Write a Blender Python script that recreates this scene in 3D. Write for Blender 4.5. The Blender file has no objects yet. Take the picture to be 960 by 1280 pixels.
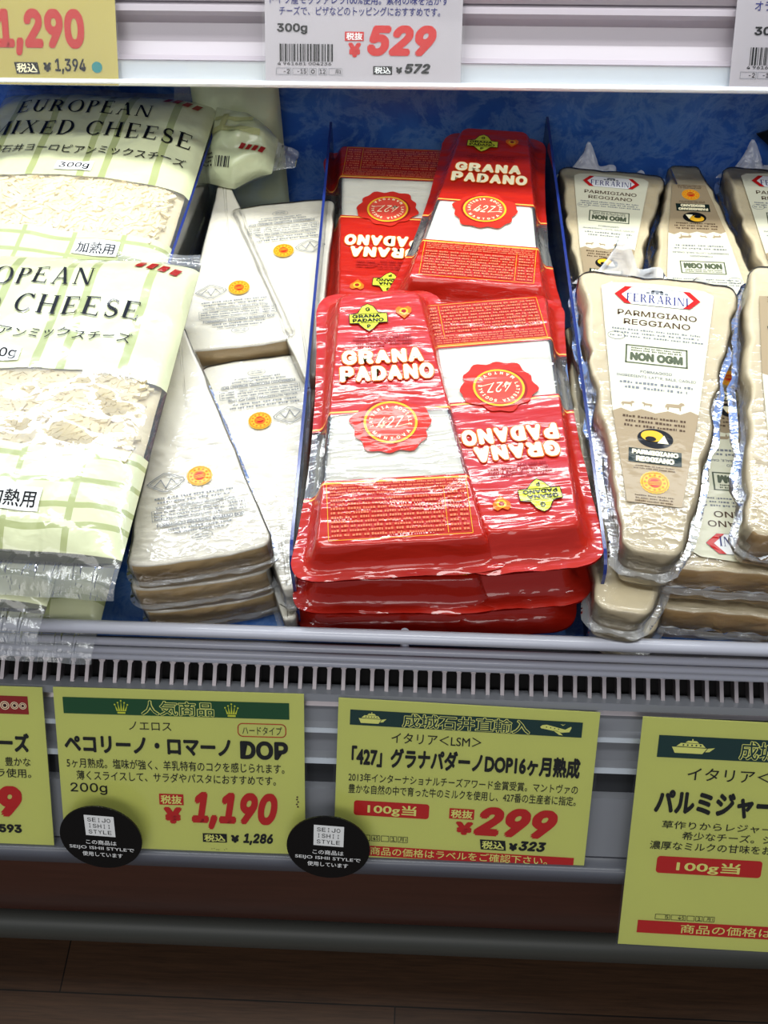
import bpy, math, random
from mathutils import Vector, Matrix, noise

# ------------------------------------------------------------------ camera, world, lights, exposure
SC = bpy.context.scene
COL = SC.collection
CAM_ROWS = ((0.99904, 0.04233, -0.011136), (0.026654, -0.790162, -0.612318), (-0.034719, 0.611435, -0.790533))  # right, down, forward
CAM_POS = Vector((0.0081, -0.2600, 0.4609))
cd = bpy.data.cameras.new('camera')
cd.sensor_fit = 'VERTICAL'; cd.sensor_height = 24.0; cd.lens = 1300 / 1280 * 24.0
cd.clip_start = 0.01; cd.clip_end = 50
cam = bpy.data.objects.new('camera', cd); COL.objects.link(cam)
r_, d_, f_ = [Vector(v).normalized() for v in CAM_ROWS]
cam.matrix_world = Matrix(((r_.x, -d_.x, -f_.x, CAM_POS.x), (r_.y, -d_.y, -f_.y, CAM_POS.y), (r_.z, -d_.z, -f_.z, CAM_POS.z), (0, 0, 0, 1)))
SC.camera = cam

SC.view_settings.view_transform = 'Standard'
SC.view_settings.look = 'None'
SC.view_settings.exposure = 0.0
SC.view_settings.gamma = 1.0
SC.view_settings.use_curve_mapping = False
SC.cycles.transparent_max_bounces = 32
SC.cycles.max_bounces = 8

W = bpy.data.worlds.new('store_ambience'); SC.world = W
W.use_nodes = True
W.node_tree.nodes['Background'].inputs[0].default_value = (0.80, 0.86, 1.0, 1)
W.node_tree.nodes['Background'].inputs[1].default_value = 0.22

def area(name, loc, target, sx, sy, power, color=(1, 1, 1)):
    l = bpy.data.lights.new(name, 'AREA'); l.shape = 'RECTANGLE'; l.size = sx; l.size_y = sy
    l.energy = power; l.color = color
    o = bpy.data.objects.new(name, l); COL.objects.link(o); o.location = loc
    o.rotation_euler = (Vector(target) - Vector(loc)).to_track_quat('-Z', 'Y').to_euler()
    return o
area('canopy_tube_light', (0.0, 0.02, 0.95), (0.0, 0.16, 0.05), 1.5, 0.12, 6.8, (0.97, 1.0, 0.98))
area('shelf_tube_light', (0.0, 0.365, 0.46), (0.0, 0.10, 0.05), 1.4, 0.055, 5.4, (0.97, 1.0, 0.98))
area('store_aisle_light', (-0.3, -1.9, 2.0), (0, 0.3, 0.05), 2.4, 0.8, 20.0, (1.0, 0.98, 0.96))

# ------------------------------------------------------------------ helpers
def rnd(a, b): return random.uniform(a, b)
random.seed(7)

class MB:
    """collects faces with material slots, links them as one mesh object"""
    def __init__(s): s.v = []; s.f = []; s.m = []; s.mats = []; s.sm = []
    def slot(s, mat):
        if mat not in s.mats: s.mats.append(mat)
        return s.mats.index(mat)
    def add(s, verts, faces, mat, smooth=False):
        b = len(s.v); k = s.slot(mat)
        s.v.extend([tuple(p) for p in verts])
        for f in faces:
            s.f.append([b + i for i in f]); s.m.append(k); s.sm.append(smooth)
    def box(s, x0, x1, y0, y1, z0, z1, mat):
        P = [(x, y, z) for z in (z0, z1) for y in (y0, y1) for x in (x0, x1)]
        s.add(P, [(0, 2, 3, 1), (4, 5, 7, 6), (0, 1, 5, 4), (2, 6, 7, 3), (0, 4, 6, 2), (1, 3, 7, 5)], mat)
    def prism_x(s, prof, x0, x1, mat, smooth=False):
        n = len(prof)
        P = [(x0, y, z) for y, z in prof] + [(x1, y, z) for y, z in prof]
        s.add(P, [(i, (i + 1) % n, n + (i + 1) % n, n + i) for i in range(n)], mat, smooth)
        s.add(P, [tuple(range(n - 1, -1, -1)), tuple(range(n, 2 * n))], mat)
    def rings(s, rings, mat, close_top=True, close_bottom=True, smooth=True, inner=4):
        """loft of equal-count loops; caps made of shrinking loops so that they stay even"""
        n = len(rings[0]); R = [list(map(Vector, r)) for r in rings]
        def shrink(r):
            c = sum(r, Vector()) / n
            return [[p.lerp(c, k) for p in r] for k in [.018] + [q / inner for q in range(1, inner)]], c
        V = []; F = []
        extra_t, ct = shrink(R[-1]); extra_b, cb = shrink(R[0])
        seq = (list(reversed(extra_b)) if close_bottom else []) + R + (extra_t if close_top else [])
        for r in seq: V.extend(r)
        for k in range(len(seq) - 1):
            for i in range(n):
                j = (i + 1) % n
                F.append((k * n + i, k * n + j, (k + 1) * n + j, (k + 1) * n + i))
        if close_top:
            V.append(ct); c = len(V) - 1; b = (len(seq) - 1) * n
            F += [(b + i, b + (i + 1) % n, c) for i in range(n)]
        if close_bottom:
            V.append(cb); c = len(V) - 1
            F += [((i + 1) % n, i, c) for i in range(n)]
        s.add(V, F, mat, smooth)
    def grid(s, nx, ny, fn, mat, smooth=True, flip=False):
        V = [fn(i / nx, j / ny) for j in range(ny + 1) for i in range(nx + 1)]
        F = []
        for j in range(ny):
            for i in range(nx):
                a = j * (nx + 1) + i
                q = (a, a + 1, a + nx + 2, a + nx + 1)
                F.append(q[::-1] if flip else q)
        s.add(V, F, mat, smooth)
    def tube(s, pts, r, mat, n=10):
        pts = [Vector(p) for p in pts]; rings = []
        for i, p in enumerate(pts):
            t = (pts[min(i + 1, len(pts) - 1)] - pts[max(i - 1, 0)]).normalized()
            a = t.cross(Vector((0, 0, 1)))
            if a.length < 1e-3: a = t.cross(Vector((1, 0, 0)))
            a.normalize(); b = a.cross(t)
            rings.append([p + a * r * math.cos(2 * math.pi * k / n) + b * r * math.sin(2 * math.pi * k / n) for k in range(n)])
        s.rings(rings, mat, inner=2)
    def build(s, name, parent=None, loc=None, kind=None, label=None):
        me = bpy.data.meshes.new(name)
        me.from_pydata(s.v, [], s.f)
        for m in s.mats: me.materials.append(m)
        me.polygons.foreach_set('material_index', s.m)
        me.polygons.foreach_set('use_smooth', s.sm)
        me.update()
        o = bpy.data.objects.new(name, me); COL.objects.link(o)
        if parent: o.parent = parent
        if loc: o.location = loc
        if kind: o['kind'] = kind
        if label: o['label'] = label
        return o

def tag(o, label, cat, group=None):
    o['label'] = label; o['category'] = cat
    if group: o['group'] = group
    return o
def empty(name, label, cat, group=None, M=None):
    o = bpy.data.objects.new(name, None); COL.objects.link(o)
    o.empty_display_size = 0.02
    if M is not None: o.matrix_world = M
    return tag(o, label, cat, group)
def copy_tree(o, M=None, label=None, group=None, skip=()):
    c = o.copy(); COL.objects.link(c)
    if M is not None: c.matrix_world = M
    if label: c['label'] = label
    if group: c['group'] = group
    for ch in list(o.children):
        if ch.name.split('.')[0] in skip: continue
        d = ch.copy(); COL.objects.link(d); d.parent = c
        for g in list(ch.children):
            if g.name.split('.')[0] in skip: continue
            e = g.copy(); COL.objects.link(e); e.parent = d
    return c
def lay(x, y, z, deg, tilt=0.0, roll=0.0):
    """resting place: point under the base edge, turn about z, then a tilt of the far end"""
    return Matrix.Translation((x, y, z)) @ Matrix.Rotation(math.radians(deg), 4, 'Z') @ Matrix.Rotation(math.radians(tilt), 4, 'X') @ Matrix.Rotation(math.radians(roll), 4, 'Y')

# ------------------------------------------------------------------ materials
def lin(c):
    f = lambda u: u / 12.92 if u <= 0.04045 else ((u + 0.055) / 1.055) ** 2.4
    return tuple(f(v / 255.0) for v in c) + (1.0,)
class N:
    def __init__(s, name):
        s.m = bpy.data.materials.new(name); s.m.use_nodes = True
        s.t = s.m.node_tree; s.t.nodes.clear()
        s.out = s.t.nodes.new('ShaderNodeOutputMaterial')
    def n(s, typ, **kw):
        nd = s.t.nodes.new(typ)
        for k, v in kw.items():
            if k.startswith('_'): setattr(nd, k[1:], v)
        return nd
    def link(s, a, b): s.t.links.new(a, b)
    def put(s, sock, v):
        if hasattr(v, 'is_linked') or isinstance(v, bpy.types.NodeSocket): s.link(v, sock)
        else: sock.default_value = v
    def math(s, op, a, b=0.0):
        nd = s.t.nodes.new('ShaderNodeMath'); nd.operation = op
        s.put(nd.inputs[0], a); s.put(nd.inputs[1], b); return nd.outputs[0]
    def obj(s, scale=(1, 1, 1), rot=(0, 0, 0)):
        tc = s.t.nodes.new('ShaderNodeTexCoord'); mp = s.t.nodes.new('ShaderNodeMapping')
        mp.inputs['Scale'].default_value = scale; mp.inputs['Rotation'].default_value = rot
        s.link(tc.outputs['Object'], mp.inputs['Vector']); return mp.outputs[0]
    def noise(s, vec, scale, detail=3.0, rough=0.5, dist=0.0):
        nd = s.t.nodes.new('ShaderNodeTexNoise'); s.link(vec, nd.inputs['Vector'])
        nd.inputs['Scale'].default_value = scale; nd.inputs['Detail'].default_value = detail
        nd.inputs['Roughness'].default_value = rough; nd.inputs['Distortion'].default_value = dist
        return nd.outputs['Fac']
    def ramp(s, fac, stops):
        nd = s.t.nodes.new('ShaderNodeValToRGB'); s.link(fac, nd.inputs[0])
        el = nd.color_ramp.elements
        while len(el) < len(stops): el.new(0.5)
        for e, (p, c) in zip(el, stops): e.position = p; e.color = c
        return nd.outputs[0]
    def mix(s, fac, a, b):
        nd = s.t.nodes.new('ShaderNodeMix'); nd.data_type = 'RGBA'
        s.put(nd.inputs[0], fac); s.put(nd.inputs[6], a); s.put(nd.inputs[7], b); return nd.outputs[2]
    def bump(s, h, strength, dist=0.001):
        nd = s.t.nodes.new('ShaderNodeBump'); s.link(h, nd.inputs['Height'])
        nd.inputs['Strength'].default_value = strength; nd.inputs['Distance'].default_value = dist
        return nd.outputs[0]
    def bsdf(s, color, rough=0.5, coat=0.0, coat_rough=0.05, metal=0.0, normal=None, spec=0.5, sss=0.0):
        nd = s.t.nodes.new('ShaderNodeBsdfPrincipled')
        s.put(nd.inputs['Base Color'], color); s.put(nd.inputs['Roughness'], rough)
        nd.inputs['Coat Weight'].default_value = coat; nd.inputs['Coat Roughness'].default_value = coat_rough
        nd.inputs['Metallic'].default_value = metal; nd.inputs['Specular IOR Level'].default_value = spec
        if sss:
            nd.inputs['Subsurface Weight'].default_value = sss; nd.inputs['Subsurface Scale'].default_value = 0.004
        if normal is not None:
            s.link(normal, nd.inputs['Normal']); s.link(normal, nd.inputs['Coat Normal'])
        return nd.outputs[0]
    def mixsh(s, fac, a, b):
        nd = s.t.nodes.new('ShaderNodeMixShader'); s.put(nd.inputs[0], fac); s.link(a, nd.inputs[1]); s.link(b, nd.inputs[2]); return nd.outputs[0]
    def clear(s, normal=None, rough=0.06, haze=0.03, gain=1.0, tint=(1, 1, 1, 1), base=0.0):
        """thin clear plastic: transparent with a Fresnel gloss and a trace of haze"""
        tr = s.t.nodes.new('ShaderNodeBsdfTransparent'); tr.inputs[0].default_value = tint
        df = s.t.nodes.new('ShaderNodeBsdfDiffuse'); df.inputs[0].default_value = (0.85, 0.88, 0.9, 1)
        gl = s.t.nodes.new('ShaderNodeBsdfGlossy'); gl.inputs['Roughness'].default_value = rough
        fr = s.t.nodes.new('ShaderNodeFresnel'); fr.inputs[0].default_value = 1.5
        if normal is not None:
            s.link(normal, gl.inputs['Normal']); s.link(normal, fr.inputs['Normal'])
        a = s.mixsh(haze, tr.outputs[0], df.outputs[0])
        fac = s.math('MINIMUM', s.math('ADD', s.math('MULTIPLY', fr.outputs[0], gain), base), 1.0)
        return s.mixsh(fac, a, gl.outputs[0])
    def done(s, sh): s.link(sh, s.out.inputs[0]); return s.m

def plain(name, rgb, rough=0.5, coat=0.0, metal=0.0, spec=0.5):
    q = N(name); return q.done(q.bsdf(lin(rgb), rough, coat, 0.06, metal, None, spec))
def ink(name, rgb): return plain(name, rgb, 0.55, 0, 0, 0.3)

INK_BLACK = ink('ink_black', (8, 9, 9)); INK_RED = ink('ink_red', (196, 24, 18)); INK_CARD_YELLOW = ink('ink_pale_yellow', (236, 236, 130))
INK_GREEN = ink('ink_green', (8, 76, 36)); INK_TEAL = ink('ink_dark_teal', (4, 52, 50)); INK_WHITE = ink('ink_white', (240, 240, 238))
INK_NAVY = ink('ink_navy', (32, 36, 110)); INK_GOLD = ink('ink_gold', (232, 176, 40)); INK_GREY = ink('ink_grey', (120, 124, 128))
INK_CREAM = ink('ink_cream', (250, 240, 200)); INK_ORANGE = ink('ink_orange', (235, 110, 20)); INK_LIME = ink('ink_lime', (214, 220, 60))
INK_DARKRED = ink('ink_dark_red', (150, 24, 20)); INK_BROWNRED = ink('ink_brown_red', (184, 44, 40)); INK_DOT = ink('ink_teal_dot', (40, 130, 130))
INK_FINE = ink('ink_fine_gold', (226, 122, 84)); INK_TAN = ink('label_tan', (158, 140, 110)); INK_LABEL = ink('label_cream', (216, 214, 188)); INK_BROWN = ink('ink_brown', (80, 60, 40))

def _wrinkle(q, sx, sy, sc, st, dist=0.0012, fine=0.35):
    v = q.obj((sx, sy, 1.0))
    a = q.noise(v, sc, 2.0, 0.5, 0.6)
    b = q.noise(q.obj((sx * 0.6, sy, 1.0)), sc * 4.2, 2.0, 0.5, 0.4)
    h = q.math('ADD', a, q.math('MULTIPLY', b, fine))
    return q.bump(h, st, dist)

def m_cheese(name, c1, c2, rough=0.42, coat=0.35, sc=55):
    q = N(name); v = q.obj()
    n1 = q.noise(v, sc, 4.0, 0.6)
    col = q.mix(n1, lin(c1), lin(c2))
    nb = q.bump(q.noise(v, sc * 4, 4.0, 0.6), 0.35, 0.0012)
    return q.done(q.bsdf(col, rough, coat, 0.12, 0, nb, 0.4))
PECORINO = m_cheese('pecorino_cheese', (238, 234, 222), (228, 222, 204))
PECORINO_RIND = m_cheese('pecorino_rind', (230, 206, 156), (206, 172, 116))
PARM = m_cheese('parmesan_cheese', (226, 214, 184), (206, 188, 148), 0.45, 0.3, 40)
PARM_RIND = m_cheese('parmesan_rind', (206, 176, 120), (168, 126, 72), 0.5, 0.3, 60)
GRANA = m_cheese('grana_cheese', (244, 242, 232), (236, 232, 216), 0.4, 0.2, 40)
q = N('vacuum_film'); VAC = q.done(q.clear(_wrinkle(q, 1, 1, 70, 0.9, 0.0013), 0.07, 0.02, 1.2))
q = N('loose_clear_film'); LOOSE = q.done(q.clear(_wrinkle(q, 1, 1, 90, 0.6, 0.0012), 0.12, 0.20, 1.0))
q = N('gathered_film'); GATHER = q.done(q.clear(_wrinkle(q, 1, 1, 80, 0.7, 0.0016), 0.12, 0.50, 1.2))
q = N('clear_acrylic'); ACRYLIC = q.done(q.clear(None, 0.02, 0.02, 0.9, (0.93, 0.96, 1.0, 1)))
ACRYLIC_EDGE = plain('acrylic_edge_blue', (34, 50, 118), 0.2, 0.3)
q = N('clear_holder'); HOLDER = q.done(q.clear(None, 0.05, 0.008, 0.55, (0.97, 0.98, 0.98, 1)))
q = N('frosted_skirt'); SKIRT = q.done(q.clear(None, 0.15, 0.30, 0.8, (0.86, 0.90, 0.92, 1)))

RED_LO, RED_HI = 0.045, 0.085
def m_lid():
    q = N('red_printed_lid_film')
    tc = q.n('ShaderNodeTexCoord'); sp = q.n('ShaderNodeSeparateXYZ'); q.link(tc.outputs['Object'], sp.inputs[0]); y = sp.outputs[1]
    lo = q.math('LESS_THAN', y, RED_LO); hi = q.math('GREATER_THAN', y, RED_HI)
    red = q.math('MAXIMUM', lo, hi)
    g1 = q.math('LESS_THAN', q.math('ABSOLUTE', q.math('SUBTRACT', y, RED_LO - 0.0016)), 0.0005)
    g2 = q.math('LESS_THAN', q.math('ABSOLUTE', q.math('SUBTRACT', y, RED_HI + 0.0016)), 0.0005)
    gold = q.math('MAXIMUM', g1, g2)
    nb = _wrinkle(q, 0.5, 1.5, 40, 1.0, 0.0026, 0.16)
    col = q.mix(gold, lin((182, 32, 16)), lin((240, 190, 90)))
    a = q.clear(nb, 0.05, 0.06, 1.4)
    b = q.bsdf(col, 0.4, 1.0, 0.03, 0, nb, 0.2)
    return q.done(q.mixsh(red, a, b))
LID = m_lid()
def m_tray():
    q = N('red_printed_tray')
    tc = q.n('ShaderNodeTexCoord'); sp = q.n('ShaderNodeSeparateXYZ'); q.link(tc.outputs['Object'], sp.inputs[0]); y = sp.outputs[1]
    red = q.math('MAXIMUM', q.math('LESS_THAN', y, RED_LO), q.math('GREATER_THAN', y, RED_HI))
    return q.done(q.mixsh(red, q.clear(None, 0.1, 0.30, 1.0), q.bsdf(lin((165, 22, 16)), 0.22, 0.6)))
TRAY = m_tray()
SEAL_RED = plain('seal_red', (200, 44, 30), 0.4, 0.15)
SEAL_LIGHT = plain('seal_light_red', (216, 74, 58), 0.4, 0.15)

def m_bag():
    q = N('printed_bag_film')
    tc = q.n('ShaderNodeTexCoord'); sp = q.n('ShaderNodeSeparateXYZ'); q.link(tc.outputs['Object'], sp.inputs[0])
    x, y = sp.outputs[0], sp.outputs[1]
    wob = q.math('MULTIPLY', q.math('SINE', q.math('MULTIPLY', x, 60.0)), 0.0022)
    yw = q.math('ADD', y, wob)
    up = q.math('GREATER_THAN', y, 0.104); dn = q.math('LESS_THAN', yw, 0.056)
    inside = q.math('MULTIPLY', q.math('GREATER_THAN', y, 0.0), q.math('LESS_THAN', y, 0.1975))
    pr = q.math('MULTIPLY', q.math('MAXIMUM', up, dn), inside)
    def band(s, c, w): return q.math('LESS_THAN', q.math('ABSOLUTE', q.math('SUBTRACT', s, c)), w)
    st = None
    for c in (-0.052, -0.024, 0.008, 0.0215, 0.052):
        b = band(x, c, 0.0022); st = b if st is None else q.math('MAXIMUM', st, b)
    st = q.math('MULTIPLY', st, up)
    pl = None
    for c in (0.012, 0.022, 0.036, 0.050):
        b = band(yw, c, 0.0015); pl = b if pl is None else q.math('MAXIMUM', pl, b)
    for c in (-0.045, -0.012, 0.020, 0.048):
        b = band(q.math('ADD', x, q.math('MULTIPLY', wob, 0.5)), c, 0.0014); pl = q.math('MAXIMUM', pl, b)
    pl = q.math('MULTIPLY', pl, dn)
    stripe = q.math('MAXIMUM', st, pl)
    col = q.mix(stripe, lin((212, 216, 174)), lin((168, 176, 120)))
    nb = _wrinkle(q, 1.0, 0.7, 42, 0.65, 0.0022, 0.3)
    a = q.clear(nb, 0.07, 0.10, 1.5)
    b = q.bsdf(col, 0.3, 0.9, 0.06, 0, nb, 0.5)
    return q.done(q.mixsh(pr, a, b))
BAG = m_bag()
q = N('seal_strip_film'); SEALSTRIP = q.done(q.clear(_wrinkle(q, 3.0, 0.5, 60, 0.9, 0.002), 0.12, 0.16, 1.4))
SHRED = m_cheese('shredded_cheese', (250, 240, 208), (238, 222, 176), 0.55, 0.15, 90)

def m_marble():
    q = N('blue_marbled_liner'); v = q.obj()
    n1 = q.noise(v, 11.0, 6.0, 0.6, 1.2); n2 = q.noise(v, 34.0, 7.0, 0.68, 0.5)
    vein = q.math('SUBTRACT', 1.0, q.math('MULTIPLY', q.math('ABSOLUTE', q.math('SUBTRACT', n2, 0.5)), 13.0))
    vein = q.math('MAXIMUM', vein, 0.0)
    base = q.mix(q.ramp(n1, [(0.3, (0, 0, 0, 1)), (0.7, (1, 1, 1, 1))]), lin((30, 78, 168)), lin((66, 122, 205)))
    col = q.mix(q.math('MULTIPLY', vein, 0.30), base, lin((150, 190, 225)))
    return q.done(q.bsdf(col, 0.4, 0.2, 0.2))
MARBLE = m_marble()
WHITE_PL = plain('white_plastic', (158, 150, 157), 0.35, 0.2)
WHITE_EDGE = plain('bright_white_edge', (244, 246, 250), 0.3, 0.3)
WIRE = plain('white_coated_wire', (196, 198, 210), 0.3, 0.5)
STEEL = plain('brushed_steel', (176, 168, 170), 0.3, 0, 0.85)
NOSE_DARK = plain('dark_strip_grey', (46, 43, 47), 0.5, 0, 0.2)
PLENUM = plain('dark_plenum', (10, 8, 10), 0.8)
RAIL = plain('grey_rail', (122, 124, 130), 0.35, 0.2)
RAIL_DARK = plain('dark_groove', (40, 42, 46), 0.5)
RAIL_HI = plain('rail_ridge_highlight', (205, 212, 220), 0.25, 0.4, 0.3)  # pale colour paints the rail's specular lines onto its ridges
BUMPER = plain('grey_bumper', (92, 94, 102), 0.4, 0.1)
TRIMG = plain('grey_green_trim', (78, 80, 74), 0.5)
def m_panel():
    q = N('brown_panel'); n = q.noise(q.obj((1, 1, 9)), 22, 5, 0.6)
    return q.done(q.bsdf(q.mix(n, lin((62, 32, 24)), lin((96, 56, 44))), 0.28, 0.2, 0.2))
PANEL = m_panel()
def m_wood():
    q = N('dark_wood_planks'); v = q.obj()
    br = q.n('ShaderNodeTexBrick'); q.link(v, br.inputs['Vector'])
    br.offset = 0.37; br.inputs['Scale'].default_value = 1.0; br.inputs['Brick Width'].default_value = 0.62; br.inputs['Row Height'].default_value = 0.047
    br.inputs['Mortar Size'].default_value = 0.0005; br.inputs['Color1'].default_value = (0.75, 0.75, 0.75, 1); br.inputs['Color2'].default_value = (1.25, 1.25, 1.25, 1)
    br.inputs['Mortar'].default_value = (0.12, 0.12, 0.12, 1)
    g = q.noise(q.obj((3.0, 60.0, 1.0)), 9.0, 6.0, 0.65, 0.5)
    col = q.mix(g, lin((24, 15, 9)), lin((84, 58, 38)))
    nd = q.n('ShaderNodeMix'); nd.data_type = 'RGBA'; nd.blend_type = 'MULTIPLY'; nd.inputs[0].default_value = 1.0
    q.link(col, nd.inputs[6]); q.link(br.outputs[0], nd.inputs[7])
    return q.done(q.bsdf(nd.outputs[2], 0.5, 0, 0.2, 0, None, 0.25))
WOOD = m_wood()
def m_card(name, rgb):
    q = N(name); n = q.noise(q.obj(), 30, 3)
    c = lin(rgb); d = tuple(k * 0.93 for k in c[:3]) + (1,)
    return q.done(q.bsdf(q.mix(n, c, d), 0.32, 0.25, 0.15))
CARD_Y = m_card('card_lemon', (216, 219, 114)); CARD_O = m_card('card_ochre', (176, 160, 64)); CARD_W = m_card('card_white', (176, 169, 174))
STICKER = plain('sticker_black', (9, 10, 10), 0.4, 0.1)
BLACK_LEAF = plain('black_leaf', (10, 14, 12), 0.4, 0.3)

# ------------------------------------------------------------------ flat printing: text and marks collected in local x, y with thin ink layers
_cache = {}; _lift = {}
try:   # Blender's own interface face: a plain grotesque, for the lines without Japanese
    SANS = bpy.data.fonts.load(bpy.utils.system_resource('DATAFILES', path='fonts') + '/Inter.woff2')
except Exception:
    SANS = None
def glyphs(s, bold=0.0, shear=0.0):
    """filled outlines of a string; bold thickens the strokes by laying shifted copies over each other"""
    k = (s, round(bold, 4), shear)
    if k in _cache: return _cache[k]
    if (s, 0.0, shear) not in _cache:
        c = bpy.data.curves.new('t', 'FONT'); c.body = s; c.size = 1.0; c.shear = shear
        if SANS and all(ord(ch) < 256 for ch in s): c.font = SANS
        c.resolution_u = 3; c.fill_mode = 'FRONT'
        o = bpy.data.objects.new('t', c); COL.objects.link(o)
        bpy.context.view_layer.update()
        me = bpy.data.meshes.new_from_object(o.evaluated_get(bpy.context.evaluated_depsgraph_get()))
        V = [(v.co.x, v.co.y) for v in me.vertices]; F = [tuple(p.vertices) for p in me.polygons]
        bpy.data.objects.remove(o); bpy.data.curves.remove(c); bpy.data.meshes.remove(me)
        _cache[(s, 0.0, shear)] = (V, F)
    V, F = _cache[(s, 0.0, shear)]
    Zc = [0.0] * len(V)
    if bold > .001:
        VV = []; FF = []; n = len(V); Zc = []
        m = 8 if bold > .02 else 4
        for i in range(m):
            a = 2 * math.pi * i / m + .39; dx, dy = bold * math.cos(a), bold * math.sin(a)
            VV += [(x + dx, y + dy) for x, y in V]; Zc += [i * .075] * n; FF += [tuple(q + i * n for q in f) for f in F]
        V, F = VV, FF
    _cache[k] = (V, F); _lift[id(F)] = Zc; return _cache[k]

LIFT = 0.00012
_gloss = {}
FILM_WRINKLE = {'pack': (0.5, 1.5, 40, 0.8, 0.0024, 0.14), 'bag': (1.0, 0.7, 42, 0.65, 0.0022, 0.3), 'vac': (1, 1, 60, 0.40, 0.0010, 0.3)}
def under_film(mat, kind):
    """the same ink seen under the wrinkled glossy film it is printed on"""
    if (mat.name, kind) not in _gloss:
        src = next(n for n in mat.node_tree.nodes if n.type == 'BSDF_PRINCIPLED').inputs['Base Color'].default_value
        q = N(mat.name + '_under_' + kind + '_film')
        _gloss[(mat.name, kind)] = q.done(q.bsdf(tuple(src), 0.55, {'pack': 0.42, 'bag': 0.6, 'vac': 0.16}[kind], 0.05, 0, _wrinkle(q, *FILM_WRINKLE[kind]), 0.15))
    return _gloss[(mat.name, kind)]
class Print:
    def __init__(s, unit=0.001, z=0.0, fmap=None, ox=0.0, oy=0.0, flip=False, film=None):
        s.film = film
        s.mb = MB(); s.u = unit; s.z = z; s.map = fmap; s.ox = ox; s.oy = oy; s.flip = flip
    def put(s, pts, faces, mat, layer):
        if s.film: mat = under_film(mat, s.film)
        out = []; zc = _lift.get(id(faces))
        for i, (x, y) in enumerate(pts):
            X, Y = s.ox + x * s.u, s.oy + y * s.u
            if s.flip: X, Y = s.ox - x * s.u, s.oy - y * s.u
            Z = s.z + (layer + (zc[i] if zc else 0.0)) * LIFT
            out.append(s.map(X, Y, Z) if s.map else (X, Y, Z))
        s.mb.add(out, faces, mat)
    def poly(s, pts, mat, layer=1): s.put(pts, [tuple(range(len(pts)))], mat, layer)
    def rect(s, x0, y0, x1, y1, mat, layer=1, nx=1, ny=1, skew=0.0):
        P = [(x0 + (x1 - x0) * i / nx + skew * j / ny, y0 + (y1 - y0) * j / ny) for j in range(ny + 1) for i in range(nx + 1)]
        F = [(j * (nx + 1) + i, j * (nx + 1) + i + 1, (j + 1) * (nx + 1) + i + 1, (j + 1) * (nx + 1) + i) for j in range(ny) for i in range(nx)]
        s.put(P, F, mat, layer)
    def _rr(s, x0, y0, x1, y1, r):
        P = []
        for cx, cy, a in ((x1 - r, y1 - r, 0), (x0 + r, y1 - r, 90), (x0 + r, y0 + r, 180), (x1 - r, y0 + r, 270)):
            for k in range(7):
                t = math.radians(a + 15 * k); P.append((cx + r * math.cos(t), cy + r * math.sin(t)))
        return P
    def rrect(s, x0, y0, x1, y1, r, mat, layer=1): s.poly(s._rr(x0, y0, x1, y1, r), mat, layer)
    def outline(s, pts, w, mat, layer=1, closed=True):
        n = len(pts)
        for i in range(n if closed else n - 1): s.line(pts[i], pts[(i + 1) % n], w, mat, layer)
    def frame(s, x0, y0, x1, y1, w, mat, layer=1, r=0.0):
        if r: s.outline(s._rr(x0, y0, x1, y1, r), w, mat, layer)
        else: s.outline([(x0, y0), (x1, y0), (x1, y1), (x0, y1)], w, mat, layer)
    def line(s, p, q, w, mat, layer=1):
        dx, dy = q[0] - p[0], q[1] - p[1]; L = math.hypot(dx, dy) or 1; e = w * 0.4
        ux, uy = dx / L, dy / L; nx, ny = -uy * w / 2, ux * w / 2
        a = (p[0] - ux * e, p[1] - uy * e); b = (q[0] + ux * e, q[1] + uy * e)
        s.poly([(a[0] - nx, a[1] - ny), (b[0] - nx, b[1] - ny), (b[0] + nx, b[1] + ny), (a[0] + nx, a[1] + ny)], mat, layer)
    def disc(s, cx, cy, rx, mat, layer=1, ry=None, n=36, wob=None):
        ry = ry or rx
        s.poly([(cx + rx * (1 + (wob(k) if wob else 0)) * math.cos(2 * math.pi * k / n), cy + ry * (1 + (wob(k) if wob else 0)) * math.sin(2 * math.pi * k / n)) for k in range(n)], mat, layer)
    def ring(s, cx, cy, r0, r1, mat, layer=1, n=40):
        P = [(cx + r * math.cos(2 * math.pi * k / n), cy + r * math.sin(2 * math.pi * k / n)) for k in range(n) for r in (r0, r1)]
        s.put(P, [(2 * k, 2 * k + 1, (2 * k + 3) % (2 * n), (2 * k + 2) % (2 * n)) for k in range(n)], mat, layer)
    def text(s, t, box, mat, layer=2, bold=0.0, shear=0.0, rot=0.0):
        V, F = glyphs(t, bold, shear)
        if not V: return
        xs = [v[0] for v in V]; ys = [v[1] for v in V]
        a, b, c, d = min(xs), max(xs), min(ys), max(ys)
        x0, y0, x1, y1 = box
        sx = (x1 - x0) / (b - a); sy = (y1 - y0) / (d - c)
        P = [(x0 + (x - a) * sx, y0 + (y - c) * sy) for x, y in V]
        if rot:
            cx, cy = (x0 + x1) / 2, (y0 + y1) / 2; C_, S_ = math.cos(rot), math.sin(rot)
            P = [(cx + (x - cx) * C_ - (y - cy) * S_, cy + (x - cx) * S_ + (y - cy) * C_) for x, y in P]
        s.put(P, F, mat, layer)
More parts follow.
